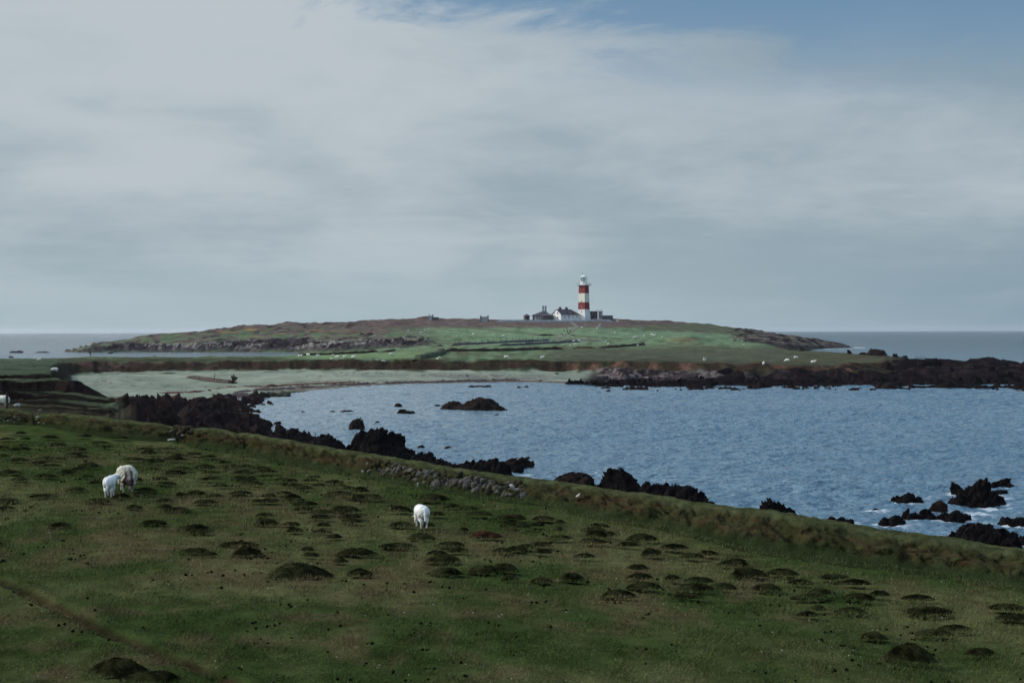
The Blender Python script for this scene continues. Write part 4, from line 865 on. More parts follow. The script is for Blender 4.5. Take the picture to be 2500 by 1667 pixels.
root, oD, pD, VD = turf_bank(556, 3050, 'long turf covered bank crossing the pasture, stones showing in its face', 500, True, taper0=22)
# stones in the face
def face_point(px, t):
    i = int(np.argmin(np.abs(pD - px))); r = int(t * 33); return VD[r, i]
SROW = [(884, 1151, 6, 6), (1019, 1184, 7, 6), (1065, 1182, 22, 17), (1119, 1166, 26, 8), (1145, 1182, 15, 14), (1163, 1196, 16, 12), (1205, 1197, 13, 30), (1250, 1194, 20, 16), (1061, 1194, 6, 5), (1412, 1211, 12, 5), (1136, 1174, 14, 12), (1231, 1206, 14, 10)]
_r = random.Random(21); _px = 896.0
while _px < 1292 and len(SROW) < 98:
    t_ = (_px - 896) / 396; yf_, yc_ = float(poly_interp(FOOT, _px)), float(poly_interp(CREST, _px)); k_ = 2 if t_ < .1 else 3
    for q_ in range(k_):
        w_ = _r.uniform(8, 13) + 4 * t_; h_ = _r.uniform(6, 9) + 4 * t_
        X_ = _px + _r.uniform(-4, 4); Y_ = yf_ - (yf_ - yc_) * (.12 + .60 * (q_ + .5 + _r.uniform(-.25, .25)) / k_)
        if all(abs(X_ - a[0]) > (a[2] + w_) * .30 or abs(Y_ - a[1]) > (a[3] + h_) * .30 for a in SROW): SROW.append((X_, Y_, w_, h_))
    _px += 11.5
for i, (px, py, w, h) in enumerate(SROW):
    yf_, yc_ = float(poly_interp(FOOT, px)), float(poly_interp(CREST, px))
    fr = np.clip((yf_ - py) / (yf_ - yc_), 0.02, 0.95)
    # find point on the face whose projection matches
    ic = int(np.argmin(np.abs(pD - px))); colv = VD[:, ic]
    _, pyc = proj(colv[:, 0], colv[:, 1], colv[:, 2]); k = int(np.argmin(np.abs(pyc[:22] - py))); P = colv[k]
    s = P[1] / F
    white = i in (0, 1, 7, 8, 9)
    me = stone_mesh(600 + i, w * s * 1.75, 0.20 + w * s * .3, h * s * 1.75, 2)
    o = link('stone', me, M_stonew if white else (M_stone if i % 3 else M_stoned), root, P - oD + np.array([0, 0.06, 0]))
    o.rotation_euler = (rnd.uniform(-.3, .3), rnd.uniform(-.9, -.2) if h <= w else rnd.uniform(.0, .3), rnd.uniform(-.3, .3))
turf_bank(84, 440, 'short turf bank between the gap with a stone corner and the stone heap', 520, taper0=12, taper1=14, redness=.2)
turf_bank(-480, 92, 'low turf bank with rubble showing at the far left', 540, taper1=14, redness=.2)
turf_bank(446, 604, 'short eroded piece of bank with bare red earth at its end', 560, taper0=12, taper1=10, redness=1.2)

def small_stone(px, py, w, h, label, seed, mat=M_stone, name='stone', group=None, plane=True, Y=None, dz=0.0, rot=None):
    P = hit_plane(px, py) if plane else ground_hit(px, py)
    if plane == 2: P = at(px, py - 4, foot_Y(px) + .05 + max(float(poly_interp(FOOT, px)) - py, 0) * .022)
    if Y: P = at(px, py + 3, Y)
    s = P[1] / F; o = link(name, stone_mesh(seed, w * s, w * s * .8, h * s), mat, None, (P[0], P[1], P[2] + h * s * .3 + dz)); o.rotation_euler = rot or (0, 0, seed)
    return setp(o, label, 'stone', group)
# rubble pieces by the left banks
for i, (px, py, w, h, m) in enumerate([(17, 1018, 5, 6, 1), (22, 1017, 4, 6, 1), (20, 1027, 7, 4, 1), (8, 1024, 9, 5, 0), (12, 1028, 10, 5, 0), (30, 1025, 10, 5, 0), (38, 1020, 12, 6, 0), (44, 1011, 10, 4, 0), (36, 1030, 9, 4, 0), (3, 1020, 6, 4, 1), (48, 1024, 9, 5, 0), (2, 1029, 5, 3, 1), (46, 1017, 9, 4, 0)]):
    small_stone(px, py + 5, w, h, ORD(i + 1) + (' white' if m else ' brown') + ' rubble stone in the far left bank face, ' + ('broad' if w > 8 else 'small'), 700 + i, M_stonew if m else M_stone, plane=2, group='rubble in the far left bank')
for i, (px, py, w, h, m) in enumerate([(96, 1012, 7, 5, 0), (92, 1020, 9, 6, 1), (90, 1026, 7, 5, 0), (94, 1032, 5, 3, 1), (89, 1035, 5, 4, 0), (99, 1003, 12, 6, 0), (108, 1035, 4, 4, 1)]):
    small_stone(px, py + 4, w, h, ORD(i + 1) + (' pale' if m else ' brown') + ' stone of the column at the left end of the short bank', 720 + i, M_stonew if m else M_stone, plane=2, group='stones of the bank corner')
for i, (px, py, w, h, m) in enumerate([(430, 1050, 20, 14, 0), (447, 1053, 24, 16, 0), (419, 1056, 8, 8, 1), (438, 1062, 16, 10, 0), (457, 1050, 14, 14, 0), (450, 1043, 30, 5, 0), (464, 1058, 14, 10, 0), (447, 1064, 16, 6, 1), (428, 1062, 14, 8, 0)]):
    small_stone(px, py + 5, w * 1.35, h * 1.25, ['biggest left', 'biggest right', 'smallest pale', 'lower middle', 'upright right', 'flat top', 'far right', 'pale bottom', 'bottom left'][i] + ' stone of the ruined heap in the bank', 740 + i, M_stoned if not m else M_stone, plane=2, group='stones of the ruined heap')
small_stone(419, 1074, 22, 5, 'pale flat stone lying on grass in front of the ruined stone heap', 760, M_stonew, rot=(0, 0, 0.2))
small_stone(222, 1213, 5, 2, 'small white stone by the left lamb hoof', 761, M_stonew)
small_stone(1000, 1284, 3, 2, 'tiny white stone beside the grazing lamb', 762, M_stonew)
small_stone(42, 995, 18, 12, 'white boulder on the turf beside the wooden post', 763, M_stonew, Y=77, dz=.1)
P = at(17, 994, 76)
MB().frustum(7, .075, .065, -.3, 0.62).build('wooden_post', M_post, loc=(P[0], P[1], P[2] + .15)); setp(bpy.data.objects['wooden_post'], 'dark wooden post standing on the turf at the far left', 'post')

# ------------------------------------------------------------------ mounds in the pasture
def conv(L, sx, ox, oy): return [(x / sx + ox, y / sx + oy, w / sx, h / sx) for (x, y, w, h) in L]
MD = conv([(50, 445, 90, 15), (130, 420, 60, 10), (320, 442, 110, 18), (165, 447, 60, 10), (540, 435, 90, 16), (770, 443, 100, 14), (640, 470, 130, 14), (370, 495, 90, 25), (20, 505, 70, 20), (130, 525, 130, 25),
  (150, 490, 70, 10), (490, 525, 120, 25), (670, 508, 110, 15), (950, 542, 100, 28), (930, 515, 120, 15), (1050, 515, 110, 12), (1140, 552, 110, 16), (1240, 545, 100, 12), (1115, 580, 130, 24), (1330, 557, 90, 12),
  (850, 582, 150, 20), (980, 596, 130, 28), (290, 582, 120, 22), (375, 584, 100, 16), (520, 570, 100, 20), (470, 550, 90, 12), (120, 592, 130, 20), (570, 627, 130, 32), (240, 615, 110, 16), (330, 632, 110, 20), (20, 565, 80, 20),
  (1300, 636, 140, 30), (1160, 642, 130, 24), (970, 645, 120, 20), (1485, 626, 110, 28), (1435, 598, 90, 10), (1110, 672, 140, 28), (1570, 622, 90, 16), (1665, 634, 110, 18), (1690, 656, 120, 18), (430, 667, 120, 24), (500, 648, 110, 18),
  (60, 676, 150, 24), (290, 697, 140, 28), (1350, 660, 100, 18), (1550, 668, 130, 24), (1560, 717, 170, 34), (1695, 690, 80, 10), (1340, 722, 130, 20), (1415, 757, 100, 20), (620, 740, 90, 24), (885, 731, 60, 22), (560, 695, 90, 18),
  (130, 716, 110, 20), (1030, 718, 90, 14), (1070, 746, 110, 18), (490, 775, 110, 26), (1800, 720, 110, 18), (1850, 725, 100, 20), (1870, 748, 120, 20), (1930, 768, 130, 26), (1980, 715, 90, 16), (2040, 748, 90, 14), (2010, 700, 80, 12),
  (2130, 725, 120, 18), (2160, 748, 100, 10), (2220, 770, 110, 18), (2170, 810, 170, 32), (2300, 790, 110, 30), (2310, 840, 130, 30), (1810, 805, 90, 16), (1860, 835, 110, 30), (1880, 850, 130, 20), (1950, 878, 150, 24), (1720, 828, 100, 16),
  (1720, 860, 130, 26), (1620, 745, 110, 18), (1540, 725, 100, 12), (1250, 800, 130, 30), (1160, 805, 90, 14), (1370, 815, 110, 16), (1380, 840, 130, 14), (1530, 820, 120, 20), (1530, 800, 130, 24), (930, 780, 130, 22), (920, 802, 130, 20),
  (780, 825, 110, 34), (710, 800, 90, 20), (620, 860, 170, 26), (280, 830, 160, 24), (50, 850, 150, 22), (30, 895, 110, 18), (855, 893, 110, 26), (1050, 893, 100, 16), (1130, 910, 160, 24), (1050, 850, 120, 16), (1310, 865, 140, 12),
  (2210, 920, 160, 34), (2050, 930, 150, 26), (2040, 955, 120, 16), (2240, 950, 130, 22), (1640, 860, 70, 10), (1700, 993, 150, 40), (1690, 944, 110, 18), (1860, 1000, 110, 22), (2240, 972, 110, 14), (980, 982, 160, 30), (380, 995, 120, 32),
  (1240, 1030, 190, 46), (1880, 1035, 110, 24), (2050, 1036, 110, 18), (2060, 1000, 90, 14), (1940, 910, 110, 14)], 2.613, 0, 900)
MD += conv([(670, 845, 180, 44), (70, 805, 160, 24), (215, 790, 160, 34), (60, 730, 160, 16), (250, 840, 200, 36), (30, 750, 60, 10), (95, 920, 170, 34), (460, 915, 150, 34), (790, 885, 110, 16), (890, 905, 130, 22), (970, 940, 150, 26), (1175, 965, 180, 38), (1190, 1015, 170, 36),
  (470, 1000, 150, 30), (130, 965, 120, 18), (150, 945, 110, 16), (1380, 965, 140, 22), (1340, 1000, 90, 18), (685, 940, 110, 18), (640, 1005, 80, 24), (1480, 985, 70, 10), (1700, 1040, 150, 30), (1730, 1015, 120, 18)], 2.613, 800, 900)
MD += conv([(110, 610, 160, 34), (10, 645, 60, 30), (230, 660, 140, 26), (335, 645, 120, 30), (520, 690, 110, 24), (490, 715, 170, 32), (590, 775, 230, 52), (810, 772, 180, 42), (110, 808, 90, 24), (10, 870, 60, 30), (280, 820, 170, 28), (260, 872, 210, 50),
  (430, 860, 150, 40), (715, 858, 170, 40), (930, 828, 150, 34), (1140, 805, 170, 26), (1280, 842, 170, 22), (200, 925, 180, 34), (1060, 890, 160, 24), (990, 930, 200, 32), (1300, 940, 180, 46), (1430, 910, 120, 20), (1670, 940, 170, 36), (1040, 1000, 90, 28), (1250, 1020, 170, 26), (1750, 1025, 260, 30), (2250, 1010, 200, 30)], 2.613, 1600, 1100)
MD += conv([(680, 90, 200, 34), (300, 50, 180, 26), (60, 75, 140, 20), (960, 120, 110, 26), (1180, 125, 110, 18), (1290, 150, 170, 26), (440, 235, 130, 32), (1110, 222, 190, 32), (1395, 275, 220, 46), (1440, 295, 170, 20), (1720, 390, 250, 40), (1400, 440, 190, 40), (1500, 460, 120, 26), (1770, 465, 230, 60),
  (1900, 180, 110, 20), (1915, 235, 160, 40), (2100, 238, 130, 26), (2120, 290, 140, 28), (2300, 235, 90, 14), (2310, 285, 90, 18), (2210, 425, 90, 12), (2230, 465, 110, 18), (2280, 165, 120, 26), (2280, 190, 130, 22)], 2.94, 0, 1200)
MD += conv([(270, 65, 220, 40), (750, 68, 200, 46), (520, 150, 160, 40), (110, 152, 180, 36), (890, 115, 130, 20), (1010, 135, 130, 20), (1090, 175, 150, 24), (1320, 208, 200, 40), (1570, 205, 170, 24), (1340, 262, 190, 40), (1510, 248, 90, 18), (1650, 228, 80, 14), (170, 210, 150, 22), (180, 190, 140, 20), (530, 242, 150, 34),
  (740, 250, 60, 26), (670, 350, 190, 46), (500, 410, 210, 34), (210, 450, 280, 58), (50, 330, 110, 24), (890, 412, 200, 40), (935, 450, 140, 36), (790, 462, 140, 32), (840, 525, 230, 54), (1250, 450, 120, 34), (1360, 440, 140, 26), (1530, 405, 150, 22), (1545, 455, 110, 20), (1845, 480, 130, 34), (1665, 342, 170, 30), (1890, 375, 180, 36), (1930, 325, 160, 50),
  (2020, 315, 100, 20), (2150, 385, 140, 26), (2250, 335, 200, 50), (2310, 440, 120, 60), (1960, 268, 100, 14), (1660, 278, 80, 12), (225, 605, 160, 52), (855, 605, 220, 50), (1125, 597, 200, 64), (1310, 650, 110, 22), (1540, 660, 150, 38), (1755, 645, 160, 60), (2230, 550, 140, 40), (2240, 620, 170, 40), (2270, 683, 220, 46), (980, 290, 60, 12), (90, 510, 110, 16), (1420, 425, 110, 30)], 2.94, 800, 1200)
MD += conv([(230, 70, 220, 60), (530, 40, 230, 40), (740, 95, 240, 40), (430, 185, 190, 50), (300, 225, 300, 60), (980, 200, 120, 34), (1340, 240, 250, 60), (390, 320, 150, 44), (720, 365, 230, 44), (280, 385, 180, 20), (1400, 375, 280, 56), (2200, 330, 260, 40), (2250, 440, 300, 50), (1700, 520, 260, 50), (1500, 570, 300, 60), (920, 600, 220, 70), (1950, 750, 260, 40)], 3.92, 1900, 1400)
SPECIAL = {  # unmistakable mounds, at their own pixel
 (728, 1410): (150, 34, 'widest dark mound, long and low, alone left of centre in the foreground', M_mound),
 (2222, 1606): (105, 44, 'big black mound by itself at the lower right of the pasture', M_mound),
 (776, 1197 + 0): None,
 (1187, 1318): (66, 17, 'reddish brown mound among the green ones, right of the grazing lamb', M_moundr),
 (775, 1358): None,
 (773, 1611): None,
 (1508, 1458): (76, 20, 'dark flat mound in the foreground below the cluster', M_mound),
 (878, 1405): (56, 18, 'neat round mound right of the widest dark mound', M_mound),
 (1396, 1419): (54, 20, 'neat round mound in the centre foreground, darker than its neighbours', M_mound),
 (1230, 1402): (66, 22, 'dark peaked mound left of the neat round centre one', M_mound),
 (290, 1650): (150, 44, 'large shaggy mound at the bottom left beside the sheep track', M_mound),
 (370, 1668): (130, 34, 'shaggy mound cut by the bottom edge beside the sheep track', M_mound),
 (258, 1206): None,
}
def mound_mesh(seed):
    R, T = 16, 44
    r = np.linspace(0, 1.12, R); th = np.linspace(0, 2 * np.pi, T, endpoint=False)
    rr, tt = np.meshgrid(r, th, indexing='ij')
    lob = 1 + 0.32 * (fbm(np.cos(tt) * 1.3 + seed * 7.1, np.sin(tt) * 1.3, 3, seed) - .5) * 2
    x = rr * np.cos(tt) * lob; y = rr * np.sin(tt) * lob
    z = (1 - np.clip(rr, 0, 1) ** 2.8) ** 1.15 - 0.10 * np.clip(rr - .9, 0, 1) / .22 * 1.3
    z = z * (1 + 0.6 * (fbm(x * 1.8 + seed, y * 1.8, 3, seed + 2) - .5)) + (fbm(x * 7, y * 7, 3, seed + 4) - .5) * .16 * (rr < .98)
    v = np.stack([x * .5, y * .5, z], -1).reshape(-1, 3)
    f = [[i * T + j, i * T + (j + 1) % T, (i + 1) * T + (j + 1) % T, (i + 1) * T + j] for i in range(R - 1) for j in range(T)]
    # tufts of grass on the mound, same mesh
    f = np.array(f)[:, [0, 3, 2, 1]]
    r_ = np.random.RandomState(seed); n = 420
    a = r_.uniform(0, 2 * np.pi, n); q = np.sqrt(r_.uniform(0, 1, n)) * .97
    lx = q * np.cos(a); ly = q * np.sin(a)
    ll = 1 + 0.32 * (fbm(np.cos(a) * 1.3 + seed * 7.1, np.sin(a) * 1.3, 3, seed) - .5) * 2
    lx = lx * ll; ly = ly * ll; lz = (1 - q ** 2.8) ** 1.15 * (1 + 0.6 * (fbm(lx * 1.8 + seed, ly * 1.8, 3, seed + 2) - .5)) - .03
    b = np.stack([lx * .5, ly * .5, lz], -1); w = .016; d = r_.normal(size=(n, 2)); d /= np.linalg.norm(d, axis=1)[:, None]
    lean = r_.normal(size=(n, 2)) * .03 + b[:, :2] * .12
    p1 = b.copy(); p1[:, :2] += d * w; p2 = b.copy(); p2[:, :2] -= d * w; p3 = b.copy(); p3[:, :2] += lean; p3[:, 2] += r_.uniform(.03, .15, n)
    k = len(v); tv = np.stack([p1, p2, p3, p3 + 1e-4], 1).reshape(-1, 3); tf = k + np.arange(n * 4).reshape(n, 4)
    return mesh_np('grass_mound', np.concatenate([v, tv]), np.concatenate([f, tf]))
MPROTO = [mound_mesh(900 + i) for i in range(9)]
for m_ in MPROTO: m_.materials.append(M_mound)
MPROTO_R = MPROTO[3].copy(); MPROTO_R.materials.clear(); MPROTO_R.materials.append(M_moundr)
MOUND_LOC = []
def put_mound(px, py, w, h, label, group, mesh=None, rz=None):
    P = hit_plane(px, py - 1); s = P[1] / F
    W = w * s * 1.08; D = W * rnd.uniform(.5, .8); hh = np.clip((h * s - D * .4 * (CAM_Z - P[2]) / P[1]) * 0.9, 0.08, 0.42)
    y = P[1] + D * .38; x = P[0] / P[1] * y
    if y > foot_Y(px) - .2: return
    z = H_near(np.array(x), np.array(y)) - .015
    me = mesh or MPROTO[rnd.randrange(9)]
    o = link('grass_mound', me, None, None, (x, y, float(z))); o.scale = (W, D, float(hh)); o.rotation_euler = (0, 0, rnd.uniform(-.35, .1) if rnd.random() < .7 else math.pi + rnd.uniform(-.3, .2))
    setp(o, label, 'mound', group); MOUND_LOC.append((x, y, W, D)); return o
sp = [k for k, v in SPECIAL.items() if v]
for k in sp:
    w, h, lab, m_ = SPECIAL[k]; put_mound(k[0], k[1], w, h, lab, None, MPROTO_R if m_ is M_moundr else None)
def region(px, py):
    if px < 620 and py < 1260: return 'low grassy mound in the crowded rows around the ewe and lamb', 'mounds around the ewe'
    if px < 800 and py >= 1260: return 'low dark mound in the left foreground near the sheep track', 'mounds in the left foreground'
    if px < 960: return 'low grassy mound on the slope between the ewe and the lone grazing lamb', 'mounds between the sheep'
    if px < 1480 and py < 1330: return 'low grassy mound near the lone grazing lamb, below the stony bank', 'mounds near the lone lamb'
    if px < 1480: return 'low grassy mound in the centre foreground', 'mounds in the centre foreground'
    if py < 1400: return 'low brownish mound below the turf bank on the right', 'mounds below the right bank'
    return 'low dark mound in the right foreground', 'mounds in the right foreground'
def look(w, h, py):
    k = (1667 - 809) / max(py - 809, 60)      # size on the ground, relative
    W = w * k; a = h / w
    s_ = 'small' if W < 70 else ('medium' if W < 105 else 'broad')
    return s_ + (' flat' if a < .165 else (' peaked' if a > .225 else ' domed'))
used = []; LSEEN = {}
for (px, py, w, h) in MD:
    if any(abs(px - k[0]) < 40 and abs(py - k[1]) < 14 for k in sp): continue
    if any(abs(px - a) < 9 and abs(py - b) < 3.5 for a, b in used): continue
    used.append((px, py))
    l, g = region(px, py)
    AN = [(307, 1165, 'ewe'), (1029, 1260, 'lone lamb'), (728, 1410, 'widest dark mound'), (1396, 1419, 'neat round mound'), (2222, 1606, 'big black mound'), (1187, 1318, 'reddish mound'), (269, 1214, 'lamb by the ewe')]
    ax_, ay_, an = min(AN, key=lambda a: math.hypot((px - a[0]) * .5, (py - a[1]) * 1.6)); dx, dy = px - ax_, py - ay_
    vt = 'level with' if abs(dy) < 9 else ('a little ' if abs(dy) < 28 else '' if abs(dy) < 55 else 'well ' if abs(dy) < 90 else 'far ') + ('above' if dy < 0 else 'below')
    hz = '' if abs(dx) < 22 else ('just ' if abs(dx) < 55 else '' if abs(dx) < 105 else 'well ' if abs(dx) < 170 else 'far ' if abs(dx) < 260 else 'very far ') + ('left of' if dx < 0 else 'right of')
    l = look(w, h, py) + ' mound, ' + vt + (' and ' if hz and vt != 'level with' else ' and ' if hz else ' ') + (hz + ' ' if hz else '') + 'the ' + an
    if l in LSEEN: l = l.replace(' mound,', ' mound behind its twin,' if py < LSEEN[l] - 3 else ' mound before its twin,' if py > LSEEN[l] + 3 else ' mound beside its twin,')
    if l in LSEEN: l = l.replace('before its twin', 'nearest of three alike').replace('behind its twin', 'furthest of three alike')
    l = l.replace('a little ', 'slightly ').replace('very far ', 'far ').replace('neat round mound', 'neat mound').replace('widest dark mound', 'widest mound').replace('lamb by the ewe', 'ewe\'s lamb').replace('big black mound', 'black mound') if len(l.replace(',', '').split()) > 15 else l
    if l in LSEEN: continue
    LSEEN[l] = py
    put_mound(px, py, w, h, l, g)

# ------------------------------------------------------------------ grass, specks, clods
def near_scatter(n, seed, y0=19.5, y1=62, pw=1.6, x0=-60, x1=2560):
    r = np.random.RandomState(seed); u = r.uniform(0, 1, n)
    Y = y0 * (y1 / y0) ** (u ** pw); px = r.uniform(x0, x1, n); X = (px - 1250) / F * Y
    k = Y < foot_Y(px) - 0.15; return X[k], Y[k], r
def grass():
    X, Y, r = near_scatter(760000, 5); k = track_dist(X, Y)[0] > .12 + .05 * np.sin(X * 9); X, Y = X[k], Y[k]
    # tufted density
    k = fbm(X / .35, Y / .35, 3, 401) + r.uniform(-.2, .2, len(X)) > .47; X, Y = X[k], Y[k]
    for (mx, my, W, D) in MOUND_LOC:
        pass
    n = len(X); Zb = H_near(X, Y) - .008
    hgt = r.uniform(.025, .075, n) * (1 + .8 * (fbm(X / .5, Y / .5, 2, 411) - .5) * 2) * np.clip(Y / 34, .8, 1.5)
    w = Y / 1422 * .33 * r.uniform(.6, 1.2, n)
    a = r.uniform(0, np.pi, n); dx, dy = np.cos(a) * w, np.sin(a) * w * .5
    lx = r.normal(size=n) * .03 + .018; ly = r.normal(size=n) * .03
    v = np.stack([np.stack([X - dx, Y - dy, Zb], 1), np.stack([X + dx, Y + dy, Zb], 1), np.stack([X + lx, Y + ly, Zb + hgt], 1)], 1).reshape(-1, 3)
    a_ = fbm(X / 3.0, Y / 5.0, 4, 51)[:, None]; b_ = fbm(X / 0.7, Y / 0.9, 4, 61)[:, None]; c_ = fbm(X / 9, Y / 7, 3, 71)[:, None]
    g1 = C(0.022, 0.041, 0.012); g2 = C(0.050, 0.063, 0.025); br = C(0.060, 0.053, 0.028)
    col = g1 + (g2 - g1) * sst(.35, .65, a_); col = col + (br - col) * sst(.5, .7, b_ * .6 + c_ * .4) * .8
    fd = (foot_Y(1250 + X / Y * F) - Y)[:, None]; lu = sst(1.9, .3, fd) * .75; col = col + (C(0.030, 0.048, 0.018) - col) * lu
    col = col * C(2.55, 2.15, 2.15) * 0.78 * r.uniform(.5, 1.75, n)[:, None]; tan = (r.uniform(0, 1, n) > .955) & (fd[:, 0] > 1.5); col[tan] = C(0.14, 0.125, 0.08)
    me = mesh_np('grass', v, np.arange(n * 3).reshape(n, 3), np.repeat(col, 3, 0))
    setp(link('grass', me, M_blade), 'short dark grass blades over the near pasture', 'grass', kind='stuff')
grass()
def specks():
    for (nm, n, seed, mat, lab, cat, s0, s1, el_) in (('white_flowers', 300, 8, M_speck, 'scattered tiny white flowers and wool bits in the pasture', 'flowers', .006, .017, .6),
                                                     ('sheep_droppings', 420, 9, M_dung, 'scattered dark droppings and clods on the pasture', 'droppings', .012, .055, .7)):
        X, Y, r = near_scatter(n * 3, seed, pw=1.3); k = fbm(X / 3, Y / 3, 3, seed + 600) > .5; X, Y = X[k][:n], Y[k][:n]
        V = []; Fc = []
        Zb = H_near(X, Y)
        for i in range(len(X)):
            for _ in range(1 if nm == 'white_flowers' else r.randint(1, 4)):
                s = r.uniform(s0, s1) * (Y[i] / 40) ** .5; x = X[i] + r.normal() * .07; y = Y[i] + r.normal() * .09; z = Zb[i] + s * .5
                b = len(V); m_ = 6
                V.append((x, y, z + s * el_)); V += [(x + s * math.cos(q) * r.uniform(.7, 1.2), y + s * math.sin(q), z - s * .2) for q in [2 * math.pi * t / m_ for t in range(m_)]]; V.append((x, y, z - s * .8))
                Fc += [(b, b + 1 + t, b + 1 + (t + 1) % m_) for t in range(m_)] + [(b + m_ + 1, b + 1 + (t + 1) % m_, b + 1 + t) for t in range(m_)]
        setp(link(nm, mesh_np(nm, np.array(V), np.array(Fc)), mat), lab, cat, kind='stuff')
specks()

# ------------------------------------------------------------------ sheep and people
def sphere_pts(c, r, n=14):
    V = [(0, 0, -1)]
    for i in range(1, n // 2 + 1):
        ph = -math.pi / 2 + math.pi * i / (n // 2 + 1)
        for j in range(n): V.append((math.cos(ph) * math.cos(2 * math.pi * j / n), math.cos(ph) * math.sin(2 * math.pi * j / n), math.sin(ph)))
    V.append((0, 0, 1)); m = n // 2; Fc = []
    for j in range(n): Fc.append((0, 1 + (j + 1) % n, 1 + j))
    for i in range(m - 1):
        for j in range(n): a = 1 + i * n + j; b = 1 + i * n + (j + 1) % n; Fc.append((a, b, b + n, a + n))
    for j in range(n): Fc.append((1 + (m - 1) * n + j, 1 + (m - 1) * n + (j + 1) % n, 1 + m * n))
    return [(c[0] + v[0] * r[0], c[1] + v[1] * r[1], c[2] + v[2] * r[2]) for v in V], Fc
def limb(mb, pts):
    """chain of (x,y,z,r): overlapping balls blended into one tapered limb"""
    for (a, b) in zip(pts[:-1], pts[1:]):
        L = math.dist(a[:3], b[:3]); k = max(2, int(L / (min(a[3], b[3]) * .45)) + 1)
        for i in range(k + 1):
            t = i / k; c = [a[q] + (b[q] - a[q]) * t for q in range(4)]; v, f = sphere_pts(c[:3], (c[3],) * 3, 10); mb.add(v, f)
def remeshed(mb, vox, smooth=4):
    me = bpy.data.meshes.new('tmp'); me.from_pydata(mb.v, [], mb.f); me.update()
    o = bpy.data.objects.new('tmp', me); COL.objects.link(o)
    m = o.modifiers.new('r', 'REMESH'); m.mode = 'VOXEL'; m.voxel_size = vox
    s = o.modifiers.new('s', 'SMOOTH'); s.iterations = smooth; s.factor = .5
    dg = bpy.context.evaluated_depsgraph_get(); dg.update(); r = bpy.data.meshes.new_from_object(o.evaluated_get(dg))
    bpy.data.objects.remove(o); bpy.data.meshes.remove(me); return r
def n3(v, s, seed): return (vn(v[:, 0] * s + v[:, 2] * s * .7, v[:, 1] * s + v[:, 2] * s * .6 + 3, seed) + vn(v[:, 1] * s - v[:, 2] * s * .8 + 7, v[:, 0] * s + 2 + v[:, 2] * s * .5, seed + 1)) * .5
